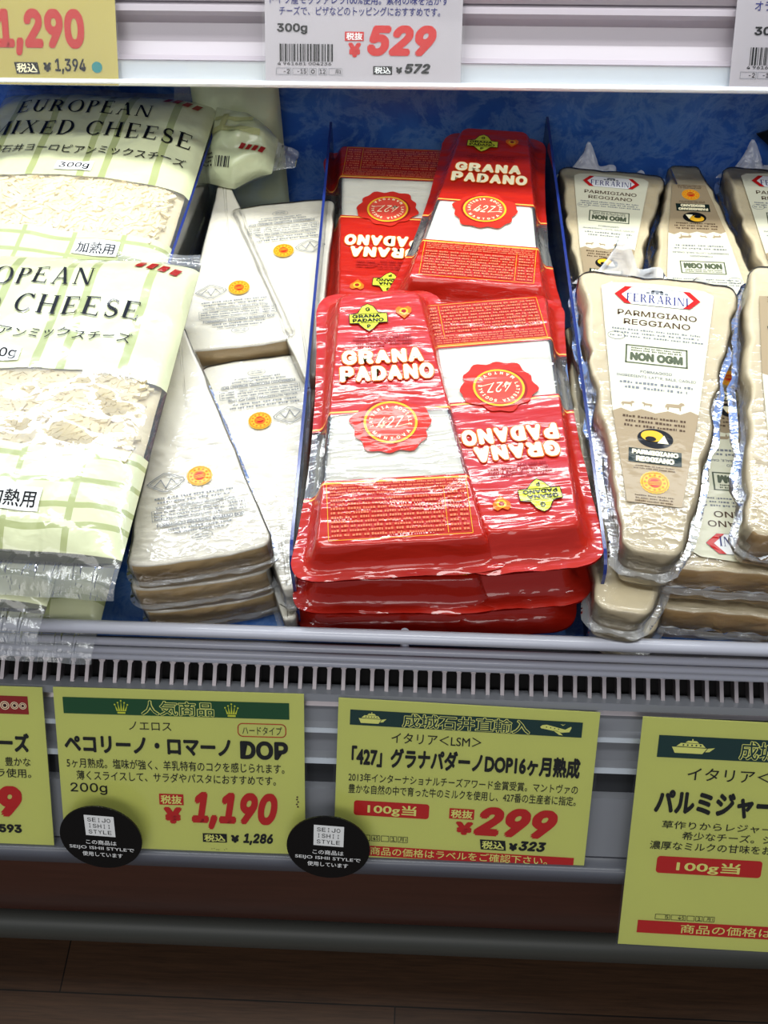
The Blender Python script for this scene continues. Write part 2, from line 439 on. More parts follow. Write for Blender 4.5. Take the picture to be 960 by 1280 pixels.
    def arc_text(s, t, cx, cy, r, h, a0, a1, mat, layer=3, inward=False, bold=0.03):
        n = len(t)
        for i, ch in enumerate(t):
            if ch == ' ': continue
            a = math.radians(a0 + (a1 - a0) * i / (n - 1))
            V, F = glyphs(ch, bold)
            xs = [v[0] for v in V]; m = (min(xs) + max(xs)) / 2; k = h / 0.72
            th = a - math.pi / 2 if not inward else a + math.pi / 2
            C_, S_ = math.cos(th), math.sin(th); px, py = cx + r * math.cos(a), cy + r * math.sin(a)
            s.put([(px + (x - m) * k * C_ - (y - 0.36) * k * S_, py + (x - m) * k * S_ + (y - 0.36) * k * C_) for x, y in V], F, mat, layer)
    def serif(s, t, box, mat, layer=2, gap=0.16):
        x = 0.0; polys = []
        for ch in t:
            if ch == ' ': x += 0.45; continue
            ps, w = serif_glyph(ch)
            polys += [[(x + a, b) for a, b in p] for p in ps]; x += w + gap
        W_ = x - gap; x0, y0, x1, y1 = box
        for p in polys: s.poly([(x0 + a / W_ * (x1 - x0), y0 + b * (y1 - y0)) for a, b in p], mat, layer)
    def fine(s, x0, y0, x1, y1, rows, mat, layer=2, fill=0.55, ragged=0.0):
        """rows too small to read: broken dashes"""
        h = (y1 - y0) / rows
        for r in range(rows):
            y = y1 - (r + 0.8) * h; pad = rnd(0, ragged) * (x1 - x0) / 2; x = x0 + pad
            while x < x1 - pad:
                w = rnd(0.8, 3.2) * h; w = min(w, x1 - pad - x)
                k = x
                while k < x + w:
                    g = rnd(0.25, 0.5) * h; top = fill * h * rnd(0.7, 1.1)
                    s.rect(k, y, min(k + g, x + w), y + top, mat, layer); k += g + 0.14 * h
                x += w + 0.45 * h
    def barcode(s, x0, y0, x1, y1, mat, layer=2):
        x = x0
        while x < x1:
            w = random.choice((0.33, 0.33, 0.66, 1.0)); s.rect(x, y0, min(x + w, x1), y1, mat, layer); x += w + random.choice((0.33, 0.33, 0.66, 0.9))
    def build(s, name, parent, label=None): return s.mb.build(name, parent, label=label)

def serif_glyph(ch):
    K, T, SF = 0.15, 0.055, 0.045
    def rect(a, b, c, d): return [(a, b), (c, b), (c, d), (a, d)]
    def stem(x, t=K, e=0.06): return [rect(x, 0, x + t, 1), rect(x - e, 0, x + t + e, SF), rect(x - e, 1 - SF, x + t + e, 1)]
    def diag(x0, y0, x1, y1, t): return [[(x0, y0), (x0 + t, y0), (x1 + t, y1), (x1, y1)]]
    def foot(x, y, e=0.1): return [rect(x - e, y, x + e, y + SF)]
    def arc(cx, cy, rx, ry, a0, a1, thick=K, thin=T, n=14):
        out = []
        for i in range(n):
            q = []
            for a in (a0 + (a1 - a0) * i / n, a0 + (a1 - a0) * (i + 1) / n):
                r = math.radians(a); w = thin + (thick - thin) * abs(math.cos(r)) ** 1.5
                q.append(((cx + rx * math.cos(r), cy + ry * math.sin(r)), (cx + (rx - w) * math.cos(r), cy + (ry - w) * math.sin(r))))
            out.append([q[0][0], q[1][0], q[1][1], q[0][1]])
        return out
    e = 0.06
    if ch == 'I': return stem(e), K + 2 * e
    if ch in 'EF':
        p = stem(e) + [rect(e, 1 - T, 0.6, 1), rect(e, 0.5 - T / 2, 0.46, 0.5 + T / 2), [(0.6, 1), (0.56, 1), (0.58, 0.78), (0.61, 0.78)], rect(0.44, 0.4, 0.47, 0.6)]
        if ch == 'E': p += [rect(e, 0, 0.64, T), [(0.64, 0), (0.58, 0), (0.63, 0.24), (0.66, 0.24)]]
        return p, 0.66 if ch == 'E' else 0.61
    if ch == 'H': return stem(e) + stem(0.6) + [rect(e, 0.5 - T / 2, 0.7, 0.5 + T / 2)], 0.6 + K + e
    if ch in 'PR':
        p = stem(e) + arc(0.3, 0.74, 0.3, 0.26, -90, 90) + [rect(e, 1 - T, 0.31, 1), rect(e, 0.48, 0.31, 0.48 + T)]
        if ch == 'R': p += [[(0.28, 0.5), (0.44, 0.5), (0.74, 0), (0.58, 0)]] + [rect(0.54, 0, 0.8, SF)]
        return p, 0.6 if ch == 'P' else 0.78
    if ch == 'D': return stem(e) + arc(0.32, 0.5, 0.46, 0.5, -90, 90) + [rect(e, 1 - T, 0.34, 1), rect(e, 0, 0.34, T)], 0.78
    if ch == 'O': return arc(0.42, 0.5, 0.42, 0.52, 0, 360, n=28), 0.84
    if ch == 'C': return arc(0.42, 0.5, 0.42, 0.52, 42, 318, n=24) + [rect(0.7, 0.7, 0.74, 0.98)], 0.76
    if ch == 'U':
        return [rect(0.06, 0.3, 0.06 + K, 1), rect(0, 1 - SF, 0.26, 1), rect(0.64, 0.3, 0.64 + T, 1), rect(0.54, 1 - SF, 0.78, 1)] + arc(0.375, 0.3, 0.315, 0.32, 180, 360), 0.78
    if ch == 'N': return [rect(0.08, 0, 0.08 + T, 1), rect(0.7, 0, 0.7 + T, 1)] + diag(0.04, 1, 0.62, 0, 0.15) + foot(0.1, 0) + foot(0.72, 1 - SF), 0.82
    if ch == 'M': return [rect(0.08, 0, 0.08 + T, 1)] + stem(0.78) + diag(0.06, 1, 0.42, 0.02, 0.13) + diag(0.46, 0.02, 0.8, 1, T) + foot(0.1, 0), 0.97
    if ch == 'A': return diag(0.06, 0, 0.38, 1, T) + diag(0.62, 0, 0.34, 1, 0.14) + [rect(0.2, 0.32, 0.62, 0.32 + T)] + foot(0.09, 0) + foot(0.68, 0, 0.13), 0.8
    if ch == 'X': return diag(0.6, 0, 0.06, 1, 0.15) + diag(0.06, 0, 0.6, 1, T) + foot(0.09, 0) + foot(0.66, 0, 0.12) + foot(0.14, 1 - SF, 0.12) + foot(0.63, 1 - SF), 0.78
    if ch == 'S':
        out = []; n = 26; P = []
        for i in range(n + 1):
            t = i / n; a = math.radians(40 + 250 * t * 2) if t < 0.5 else math.radians(110 - 250 * (t - 0.5) * 2)
            if t < 0.5: a = math.radians(30 + 240 * t * 2); P.append((0.28 + 0.2 * math.cos(a), 0.75 + 0.22 * math.sin(a)))
            else: a = math.radians(90 - 240 * (t - 0.5) * 2); P.append((0.28 + 0.22 * math.cos(a), 0.27 + 0.24 * math.sin(a)))
        for i in range(n):
            (ax, ay), (bx, by) = P[i], P[i + 1]; dx, dy = bx - ax, by - ay; L = math.hypot(dx, dy) or 1
            w = (T + (K - T) * math.exp(-((i / n - 0.5) / 0.2) ** 2)) / 2 + 0.01
            nx, ny = -dy / L * w, dx / L * w
            out.append([(ax - nx, ay - ny), (bx - nx, by - ny), (bx + nx, by + ny), (ax + nx, ay + ny)])
        return out + [rect(0.44, 0.72, 0.475, 0.96), rect(0.06, 0.04, 0.095, 0.28)], 0.54
    return stem(e), K + 2 * e

# ------------------------------------------------------------------ setting
def struct(o): o['kind'] = 'structure'; return o
mb = MB(); mb.box(-2.0, 2.0, -2.2, 0.9, -0.32, -0.30, WOOD); struct(mb.build('floor'))

A0 = Vector((0, -0.013, -0.010)); DN = Vector((0, -0.6, -0.8)); NR = Vector((0, -0.8, 0.6))
def rp(s, n): p = A0 + DN * s + NR * n; return (p.y, p.z)
X0, X1 = -0.75, 0.75
case = empty('refrigerated_display_case', 'open refrigerated display case with blue marbled lining and grey price rail in front', 'display case', None, Matrix.Translation((0, 0, -0.30)))
case_parts = []
def case_part(mb, name, label=None):
    o = mb.build(name, case, label=label); o.location = (0, 0, 0.30); return o
mb = MB(); mb.box(X0, X1, 0.012, 0.40, -0.012, 0.0, MARBLE); case_part(mb, 'deck_liner', 'blue marbled deck liner')
mb = MB(); mb.box(X0, X1, 0.39, 0.41, 0.0, 0.75, MARBLE); case_part(mb, 'back_panel', 'blue marbled back panel')
mb = MB(); mb.box(X0, X1, 0.012, 0.41, -0.28, -0.012, PLENUM); mb.box(X0, X1, -0.045, 0.012, -0.28, -0.085, PLENUM); case_part(mb, 'cabinet_body')
mb = MB(); mb.box(X0, X1, 0.0095, 0.0119, -0.030, -0.0012, NOSE_DARK); case_part(mb, 'dark_nose_strip', 'dark nose strip added under the deck edge')  # strip added to make the deck front dark behind the wires
# air grille: dark slots with bright upright bars between two thin rails
mb = MB()
ga, gb = Vector((0, 0.006, -0.006)), Vector((0, -0.014, -0.0165))
gd = (gb - ga); gl_ = gd.length; gd.normalize(); gn = Vector((0, -gd.z, gd.y)); gn = gn if gn.z > 0 else -gn
def gp(s, n): p = ga + gd * s + gn * n; return (p.y, p.z)
mb.prism_x([gp(0, 0), gp(0.0045, 0), gp(0.0045, -0.003), gp(0, -0.003)], X0, X1, STEEL)
mb.prism_x([gp(gl_ - 0.003, 0), gp(gl_ + 0.002, 0), gp(gl_ + 0.002, -0.003), gp(gl_ - 0.003, -0.003)], X0, X1, STEEL)
mb.prism_x([gp(0, -0.010), gp(gl_, -0.010), gp(gl_, -0.013), gp(0, -0.013)], X0, X1, PLENUM)
k = X0
while k < X1:
    b = [gp(0.004, 0.0004), gp(gl_, 0.0004), gp(gl_, -0.006), gp(0.004, -0.006)]
    mb.prism_x(b, k, k + 0.0019, STEEL)
    for sgn in (0, 1):   # rounded slot shoulders
        xx = k + 0.0019 if sgn == 0 else k; d = 0.0011 if sgn == 0 else -0.0011
        (ya, za), (yb, zb) = gp(0.0044, 0.0003), gp(0.0062, 0.0003)
        mb.add([(xx, ya, za), (xx + d, ya, za), (xx, yb, zb)], [(0, 1, 2)], STEEL)
    k += 0.00735
case_part(mb, 'air_grille', 'metal air grille with dark slots')
# price rail behind the cards
mb = MB()
prof = [(0, 0.0), (0.004, 0.0), (0.005, -0.004), (0.017, -0.004), (0.019, -0.001), (0.022, -0.001), (0.024, -0.005), (0.034, -0.005), (0.036, -0.001), (0.0395, -0.001), (0.041, -0.006), (0.053, -0.007), (0.0545, -0.002), (0.0885, -0.002), (0.0885, -0.012), (0, -0.012)]
mb.prism_x([rp(*p) for p in prof], X0, X1, RAIL)
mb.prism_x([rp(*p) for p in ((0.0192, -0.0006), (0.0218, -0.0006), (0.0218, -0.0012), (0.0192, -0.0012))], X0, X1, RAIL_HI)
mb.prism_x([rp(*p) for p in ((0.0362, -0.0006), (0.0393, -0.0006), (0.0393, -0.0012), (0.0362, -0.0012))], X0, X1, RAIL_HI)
mb.prism_x([rp(*p) for p in ((0.041, -0.0055), (0.053, -0.0065), (0.053, -0.0075), (0.041, -0.0075))], X0, X1, RAIL_DARK)
case_part(mb, 'price_rail', 'grey grooved price rail')
# lip at the foot of the rail and bumper
mb = MB()
lip = [(0.086, -0.004), (0.0905, -0.003), (0.0912, 0.003), (0.092, 0.0045), (0.094, 0.0052), (0.098, 0.004), (0.104, -0.001), (0.108, -0.008), (0.109, -0.018), (0.104, -0.024), (0.09, -0.024), (0.086, -0.012)]
mb.prism_x([rp(*p) for p in lip], X0, X1, BUMPER, True)
case_part(mb, 'bumper', 'rounded grey bumper strip')
mb = MB(); mb.box(X0, X1, -0.068, -0.05, -0.262, -0.09, PANEL); case_part(mb, 'base_panel', 'brown base panel')
mb = MB()
tp = [(-0.068, -0.203), (-0.077, -0.205), (-0.080, -0.210), (-0.080, -0.224), (-0.077, -0.229), (-0.068, -0.231)]
mb.prism_x(tp, X0, X1, TRIMG, True); case_part(mb, 'base_trim', 'grey green base trim')
mb = MB(); mb.box(X0, X1, -0.055, 0.41, -0.30, -0.262, PLENUM); case_part(mb, 'plinth')

# wire guard along the deck front
guard = empty('wire_guard', 'white coated wire guard rail along the front edge of the deck', 'wire guard', None, Matrix.Translation((0, 0.0, -0.012)) @ Matrix.Rotation(math.radians(0.35), 4, 'Y'))
def gpart(pts, r, name):
    m = MB(); m.tube(pts, r, WIRE); o = m.build(name, guard); o.location = (0, 0, 0.012); return o
gpart([(X0, 0, 0.0262), (X1, 0, 0.0262)], 0.0034, 'top_rail')
for z_, y_ in ((0.0130, 0.0), (0.0045, 0.0), (-0.0025, 0.0005)): gpart([(X0, y_, z_), (X1, y_, z_)], 0.0021, 'wire')
for x_ in (-0.6, -0.3, 0.002, 0.3, 0.6): gpart([(x_, 0.0035, 0.0255), (x_, 0.0045, 0.010), (x_, 0.0045, -0.0045)], 0.0022, 'post')

# upper shelf
US = Vector((0, 0.311, 0.132))
def up(s, n): p = US - DN * s + NR * n; return (p.y, p.z)
shelf = empty('upper_shelf', 'white upper shelf front with clear price strip above the cheeses', 'shelf', None, Matrix.Translation((0, 0.35, 0.15)))
def shelf_part(mb, name, label=None):
    o = mb.build(name, shelf, label=label); o.location = (0, -0.35, -0.15); return o
mb = MB(); mb.box(X0, X1, 0.34, 0.39, 0.166, 0.172, WHITE_PL); shelf_part(mb, 'shelf_board')
mb = MB()
prof = [(0.0115, -0.002), (0.0125, -0.0005), (0.0135, -0.003), (0.016, -0.007), (0.024, -0.010), (0.034, -0.009), (0.037, -0.004), (0.039, -0.0015), (0.042, -0.0015), (0.0435, -0.004), (0.052, -0.008), (0.075, -0.008), (0.095, -0.003), (0.095, -0.014), (0.0115, -0.014)]
mb.prism_x([up(*p) for p in prof], X0, X1, WHITE_PL); shelf_part(mb, 'price_channel', 'white price channel')
mb = MB(); mb.prism_x([up(*p) for p in ((0.0015, -0.0012), (0.0120, -0.0012), (0.0120, -0.0022), (0.0015, -0.0022))], X0, X1, SKIRT); shelf_part(mb, 'clear_skirt', 'clear lower strip')
mb = MB(); mb.prism_x([up(*p) for p in ((-0.002, -0.003), (-0.002, 0.002), (-0.001, 0.0034), (0.0008, 0.0034), (0.0012, 0.0024), (0.0004, 0.0006), (0.0016, -0.003))], X0, X1, WHITE_EDGE, False); shelf_part(mb, 'lip', 'bright white lip')

# bin dividers
def divider(p, q, label, h=0.068, front_cut=0.0):
    a = Vector((p[0], p[1], 0)); b = Vector((q[0], q[1], 0)); L = (b - a).length
    M = Matrix.Translation(b) @ Matrix.Rotation(math.atan2((a - b).y, (a - b).x), 4, 'Z')
    root = empty('bin_divider', label, 'divider', 'clear acrylic bin dividers', M)
    r = 0.010
    prof = [(L, 0.0), (L, h)] + [(r * (1 - math.sin(math.radians(15 * k))), h - r * (1 - math.cos(math.radians(15 * k)))) for k in range(7)] + [(0.0, 0.0)]
    t = 0.0008
    m = MB(); n = len(prof)
    m.add([(x, -t, z) for x, z in prof], [tuple(range(n))], ACRYLIC); m.add([(x, t, z) for x, z in prof], [tuple(range(n - 1, -1, -1))], ACRYLIC)
    panel = m.build('panel', root)
    e = MB()
    V = [(x, y, z) for x, z in prof for y in (-t, t)]
    e.add(V, [(2 * i, 2 * i + 1, (2 * i + 3) % (2 * n), (2 * i + 2) % (2 * n)) for i in range(n)], ACRYLIC_EDGE)
    e.build('edge', panel, label='blue tinted cut edge')
    f = MB(); f.box(0.004, L, t, 0.010, 0, 0.0012, ACRYLIC); f.build('foot', root)
    return root
divider((-0.059, 0.375), (-0.0515, 0.016), 'clear acrylic divider with blue edge between the white wedges and the red packs')
divider((0.0868, 0.385), (0.0944, 0.016), 'clear acrylic divider with blue edge between red packs and brown rinded wedges')
divider((-0.1345, 0.365), (-0.1495, 0.062), 'clear acrylic divider with blue edge beside the bags of shredded cheese', 0.073)

# ------------------------------------------------------------------ price cards
def card_root(name, label, O, u, w, h, mat, thick=0.0006, hang=False, cat='price card', group=None):
    u = Vector(u).normalized(); v = NR.cross(u).normalized(); n = u.cross(v)
    M = Matrix(((u.x, v.x, n.x, O[0]), (u.y, v.y, n.y, O[1]), (u.z, v.z, n.z, O[2]), (0, 0, 0, 1)))
    root = empty(name, label, cat, group, M)
    x0, x1 = w; y0, y1 = h
    m = MB(); m.box(x0 * .001, x1 * .001, y0 * .001, y1 * .001, 0, thick, mat); sheet = m.build('card_sheet', root)
    c = MB(); e = 1.4
    c.add([((x0 - e) * .001, (y0 - .6) * .001, thick + .0011), ((x1 + e) * .001, (y0 - .6) * .001, thick + .0011), ((x1 + e) * .001, (y1 + e) * .001, thick + .0011), ((x0 - e) * .001, (y1 + e) * .001, thick + .0011)], [(0, 1, 2, 3)], HOLDER)
    c.build('clear_sleeve', root)
    return sheet, Print(0.001, thick + 0.00005)
def price_yen(p, box, mat, bold=0.05, layer=2): p.text('¥', box, mat, layer, bold)
def tax_box(p, box, t, bg, fg, skew=0.0):
    x0, y0, x1, y1 = box; p.rect(x0, y0, x1, y1, bg, 2, skew=skew); d = (y1 - y0) * 0.1
    p.text(t, (x0 + 0.8 + skew * .5, y0 + d, x1 - 0.8 + skew * .5, y1 - d), fg, 3, 0.025)
def banner_text(p, t, box, bg):
    x0, y0, x1, y1 = box
    p.text(t, (x0 - .3, y0 - .3, x1 + .3, y1 + .3), INK_CARD_YELLOW, 3, 0.055); p.text(t, box, bg, 4, 0.008)
def crown(p, x0, y0, x1, y1, mat):
    X = lambda a: x0 + (x1 - x0) * a; Y = lambda b: y0 + (y1 - y0) * b
    for a, b in ((0.02, .7), (.25, .85), (.5, 1.0), (.75, .85), (.98, .7)):
        p.poly([(X(.5 + (a - .5) * .6 - .07), Y(.2)), (X(.5 + (a - .5) * .6 + .07), Y(.2)), (X(a), Y(b))], mat, 3); p.disc(X(a), Y(b), .45, mat, 3, n=10)
    p.rect(X(.2), Y(.0), X(.8), Y(.14), mat, 3)
def ship(p, x0, y0, x1, y1, mat):
    X = lambda a: x0 + (x1 - x0) * a; Y = lambda b: y0 + (y1 - y0) * b
    p.poly([(X(0), Y(.45)), (X(.08), Y(.05)), (X(.72), Y(.05)), (X(.82), Y(.42))], mat, 3)
    p.poly([(X(.78), Y(.18)), (X(.88), Y(.2)), (X(1), Y(.48)), (X(.84), Y(.42))], mat, 3)
    p.poly([(X(.1), Y(.5)), (X(.78), Y(.47)), (X(.7), Y(.7)), (X(.2), Y(.72))], mat, 3)
    p.poly([(X(.3), Y(.75)), (X(.62), Y(.73)), (X(.56), Y(.88)), (X(.36), Y(.88))], mat, 3)
    p.rect(X(.45), Y(.88), X(.48), Y(1.0), mat, 3)
    for k in range(5): p.disc(X(.26 + .1 * k), Y(.6), (x1 - x0) * .022, INK_TEAL, 4, n=8)
def plane(p, x0, y0, x1, y1, mat):
    X = lambda a: x0 + (x1 - x0) * a; Y = lambda b: y0 + (y1 - y0) * b
    p.poly([(X(0), Y(.62)), (X(.06), Y(.78)), (X(.2), Y(.84)), (X(.8), Y(.5)), (X(.98), Y(.78)), (X(1), Y(.66)), (X(.94), Y(.3)), (X(.7), Y(.22)), (X(.2), Y(.44)), (X(.04), Y(.5))], mat, 3)
    p.poly([(X(.4), Y(.42)), (X(.58), Y(.36)), (X(.74), Y(.0)), (X(.62), Y(.02))], mat, 3)
    p.poly([(X(.64), Y(.95)), (X(.72), Y(.82)), (X(.8), Y(.98)), (X(.73), Y(.9))], mat, 3)
    for k in range(4): p.disc(X(.2 + .13 * k), Y(.64 - .04 * k), (x1 - x0) * .02, INK_TEAL, 4, n=8)
YL, BK, RD = INK_CARD_YELLOW, INK_BLACK, INK_RED

r, p = card_root('price_card', 'yellow price card with green banner and two crowns, priced 1,190', (-0.175, -0.0145, -0.0086), (1, 0.003, 0.004), (-0.5, 127.2), (-91.8, 0), CARD_Y)
p.rect(4.1, -14.2, 119.7, -5.1, INK_GREEN, 1)
banner_text(p, '人気商品', (44.4, -13.6, 81.3, -5.9), INK_GREEN)
crown(p, 30.6, -13.4, 37.4, -6.3, INK_LIME); crown(p, 87.0, -13.4, 93.8, -6.4, INK_LIME)
p.text('ノエロス', (37.4, -22.4, 59.2, -17.7), BK)
p.frame(93.4, -24.2, 117.8, -17.0, .45, RD, 2, 2.4); p.text('ハードタイプ', (95.6, -23.0, 115.8, -18.5), BK)
p.text('ペコリーノ・ロマーノ', (3.3, -36.1, 89.4, -26.3), BK, 2, 0.045); p.text('DOP', (94.2, -37.1, 118.8, -26.7), BK, 2, 0.036)
p.text('5ヶ月熟成。塩味が強く、羊乳特有のコクを感じられます。', (3.7, -44.9, 116.8, -39.3), BK, 2, .004)
p.text('薄くスライスして、サラダやパスタにおすすめです。', (8.4, -51.8, 112.3, -46.4), BK, 2, .004)
p.text('200g', (4.7, -60.2, 24.0, -53.6), BK, 2, 0.008)
tax_box(p, (51.1, -64.8, 63.8, -58.5), '税抜', RD, YL); price_yen(p, (53.1, -75.8, 62.7, -66.2), RD)
p.text('1,190', (67.7, -78.4, 112.9, -56.5), RD, 2, 0.045, 0.22)
tax_box(p, (73.2, -86.1, 85.9, -81.0), '税込', BK, YL); price_yen(p, (88.0, -86.0, 92.4, -81.5), BK); p.text('1,286', (94.5, -87.1, 110.2, -80.2), BK, 2, 0.04, 0.2)
for k in range(5): p.disc(123.5 + rnd(-.6, .6), -58 - k * 1.4, .5, INK_BROWN, 2, n=7)
for k in range(7): p.disc(77 + rnd(0, 9), -90 + rnd(-.6, .6), .22, INK_BROWN, 2, n=6)
p.build('printed_text', r)

r, p = card_root('price_card', 'yellow price card with dark green ship and aeroplane banner, priced 299', (-0.0306, -0.0149, -0.0092), (0.9997, -0.0155, -0.0206), (0.3, 131.2), (-93.4, 0), CARD_Y)
p.rect(6.4, -14.3, 123.1, -5.9, INK_TEAL, 1); ship(p, 10.8, -13.2, 24.8, -6.7, YL); plane(p, 102.0, -13.4, 117.7, -7.0, YL)
banner_text(p, '成城石井直輸入', (33.0, -13.8, 96.9, -6.4), INK_TEAL)
p.text('イタリア＜LSM＞', (27.8, -23.0, 73.3, -17.2), BK, 2, .004)
p.text('「427」グラナパダーノDOP16ヶ月熟成', (7.9, -37.3, 124.0, -25.8), BK, 2, 0.045)
p.text('2013年インターナショナルチーズアワード金賞受賞。マントヴァの', (6.7, -46.2, 124.0, -41.0), BK, 2, .004)
p.text('豊かな自然の中で育った牛のミルクを使用し、427番の生産者に指定。', (6.9, -52.9, 123.6, -47.6), BK, 2, .004)
p.rrect(10.1, -65.6, 49.0, -57.0, 1.6, RD, 1); p.text('100g当', (17.2, -65.0, 42.5, -58.4), YL, 2, 0.02)
for a, b, t in ((12, 14.6, ''), (15.2, 19.2, ''), (20, 24.2, '45'), (25, 28.8, ''), (29.6, 33.0, '1'), (33.8, 38.7, '月1')):
    p.frame(a, -80.1, b, -76.9, .22, BK, 2)
    if t: p.text(t, (a + .7, -79.6, b - .7, -77.4), BK)
tax_box(p, (59.5, -64.3, 72.3, -58.3), '税抜', RD, YL); price_yen(p, (63.1, -73.4, 72.2, -65.8), RD)
p.text('299', (72.5, -73.1, 115.2, -56.3), RD, 2, 0.05, 0.24)
tax_box(p, (77.0, -81.3, 90.1, -75.5), '税込', BK, YL, -.8); price_yen(p, (91.4, -81.1, 95.9, -76.6), BK); p.text('323', (96.5, -80.7, 110.6, -75.0), BK, 2, 0.04, 0.24)
p.rect(8.9, -89.2, 125.6, -83.2, RD, 1); p.text('商品の価格はラベルをご確認下さい。', (19.6, -88.4, 111.9, -83.6), YL, 2, .006)
p.build('printed_text', r)

r, p = card_root('price_card', 'tall yellow price card with ship banner hanging lowest on the rail', (0.1202, -0.0163 - .0040, -0.0111 + .0030), (0.9998, -0.0111, -0.0148), (0.4, 131.0), (-131.2, 0), CARD_Y)
p.rect(9.3, -21.4, 122.0, -9.3, INK_TEAL, 1); ship(p, 16.1, -18.9, 37.3, -10.6, YL)
banner_text(p, '成城石井直輸入', (49.6, -20.4, 116.0, -10.4), INK_TEAL)
p.text('イタリア＜', (25.5, -33.2, 66.9, -26.2), BK, 2, .004)
p.text('パルミジャー', (10.9, -53.3, 70.6, -39.2), BK, 2, 0.05)
p.text('草作りからレジャー', (15.9, -61.2, 71.3, -56.7), BK, 2, .004); p.text('希少なチーズ。シ', (26.7, -67.2, 72.1, -62.5), BK, 2, .004)
p.text('濃厚なミルクの甘味をお', (11.0, -73.4, 72.8, -68.6), BK, 2, .004)
p.rrect(15.5, -87.2, 69.0, -77.3, 1.8, RD, 1)
p.text('100g当', (25.7, -86.5, 58.2, -79.4), YL, 2, 0.02)
for a, b, t in ((18.1, 25.6, '5'), (26.4, 33.8, '45'), (34.6, 38.2, ''), (39.0, 42.4, '1'), (43.2, 48.6, '月1')):
    p.frame(a, -114.7, b, -111.8, .22, BK, 2)
    if t: p.text(t, (b - 1.1 - 1.4 * len(t), -114.2, b - .7, -112.3), BK)
p.rect(9.4, -123.5, 122.0, -115.9, RD, 1); p.text('商品の価格は', (31.9, -122.4, 79.3, -117.0), YL, 2, .006)
p.build('printed_text', r)

r, p = card_root('price_card', 'yellow price card with red ring banner cut off at the left end of the rail', (-0.1811, -0.0148, -0.009), (1, 0, 0), (-126.0, 0), (-91.3, 0), CARD_Y)
p.rect(-122, -15.1, -7.8, -5.0, INK_DARKRED, 1)
for cx, cy, rr in ((-19.9, -10.4, 2.4), (-14.85, -10.3, 2.1), (-10.6, -10.4, 1.9)):
    p.ring(cx, cy, rr * .82, rr, INK_CREAM, 2, 20); p.ring(cx, cy, rr * .42, rr * .62, INK_CREAM, 2, 20); p.disc(cx, cy, rr * .3, BK, 2, n=10)
p.text('ーズ', (-24.8, -36.6, -8.8, -25.8), BK, 2, 0.05)
p.text('、豊かな', (-27.0, -44.6, -9.0, -39.6), BK, 2, .004); p.text('ラ使用。', (-27.2, -51.4, -9.2, -46.2), BK, 2, .004)
p.text('9', (-28.0, -74.5, -15.1, -56.5), RD, 2, 0.06, 0.1); p.text('593', (-28.8, -84.1, -16.6, -79.1), BK, 2, 0.045)
p.build('printed_text', r)

# cards on the upper shelf (origin at the bottom edge)
r, p = card_root('price_card', 'ochre price card priced 1,290 with teal dot, on the upper shelf', (-0.1741, 0.3078, 0.1311), (1, 0, 0), (-118, -2.2), (0.2, 88), CARD_O)
p.text('1,290', (-73.0, 16.0, -20.9, 41.3), INK_BROWNRED, 2, 0.045)
tax_box(p, (-62.6, 6.0, -48.6, 12.4), '税込', BK, INK_CREAM, -1.2); price_yen(p, (-46.5, 7.2, -41.6, 12.3), BK); p.text('1,394', (-39.4, 6.1, -21.1, 14.6), BK, 2, 0.022)
p.disc(-14.5, 10.0, 3.1, INK_DOT, 2); p.build('printed_text', r)
def barcode_block(p, dx, digits, boxes):
    p.barcode(6.8 + dx, 13.6, 37.9 + dx, 23.1, BK); p.text(digits, (5.5 + dx, 11.6, 37.0 + dx, 13.3), BK, 2, .01)
    for a, b, t in boxes:
        p.frame(a + dx, 6.5, b + dx, 10.0, .22, INK_GREY, 2)
        if t: p.text(t, (b + dx - .8 - 1.7 * len(t), 7.1, b + dx - .7, 9.5), BK, 2, .01)
r, p = card_root('price_card', 'white price card priced 529 with barcode, in the middle of the upper shelf', (-0.0875, 0.3083, 0.1318), (1, 0, 0), (-1.6, 112.3), (0.2, 88), CARD_W)
p.text('ドイツ産モッツァレラ100%使用。素材の味を活かす', (1.4, 44.2, 104.1, 49.0), INK_NAVY, 2, .01)
p.text('チーズで、ピザなどのトッピングにおすすめです。', (6.8, 38.3, 99.5, 43.1), INK_NAVY, 2, .01)
p.text('300g', (5.4, 28.3, 23.0, 34.0), BK, 2, 0.03)
barcode_block(p, 0, '4 961681 004236', ((4.8, 13.3, '-2'), (14.4, 23.0, '-15'), (24.3, 28.1, ''), (29.6, 34.3, '12'), (35.6, 43.4, '月2')))
p.ring(26.2, 8.25, .7, 1.15, BK, 2, 16)
tax_box(p, (44.8, 24.9, 55.8, 29.9), '税抜', RD, INK_WHITE); price_yen(p, (46.7, 16.2, 54.3, 24.0), RD)
p.text('529', (57.8, 17.0, 97.7, 33.5), RD, 2, 0.05, 0.22)
tax_box(p, (61.4, 7.0, 72.5, 11.6), '税込', BK, INK_WHITE); price_yen(p, (74.6, 7.6, 78.4, 11.1), BK); p.text('572', (79.7, 7.7, 94.6, 13.1), BK, 2, 0.045, 0.22)
p.build('printed_text', r)
r, p = card_root('price_card', 'white price card with barcode cut off at the right end of the upper shelf', (0.1787, 0.3088, 0.1324), (1, 0, 0), (1.0, 114), (0.2, 88), CARD_W)
p.text('オラ', (11.2, 42.3, 20.8, 47.2), INK_NAVY, 2, .01); p.text('300g', (12.3, 28.4, 31.0, 34.0), BK, 2, 0.03)
barcode_block(p, 4.4, '4 961681 004236', ((2.3, 11.3, '-2'), (12.2, 21.0, '-15')))
p.build('printed_text', r)

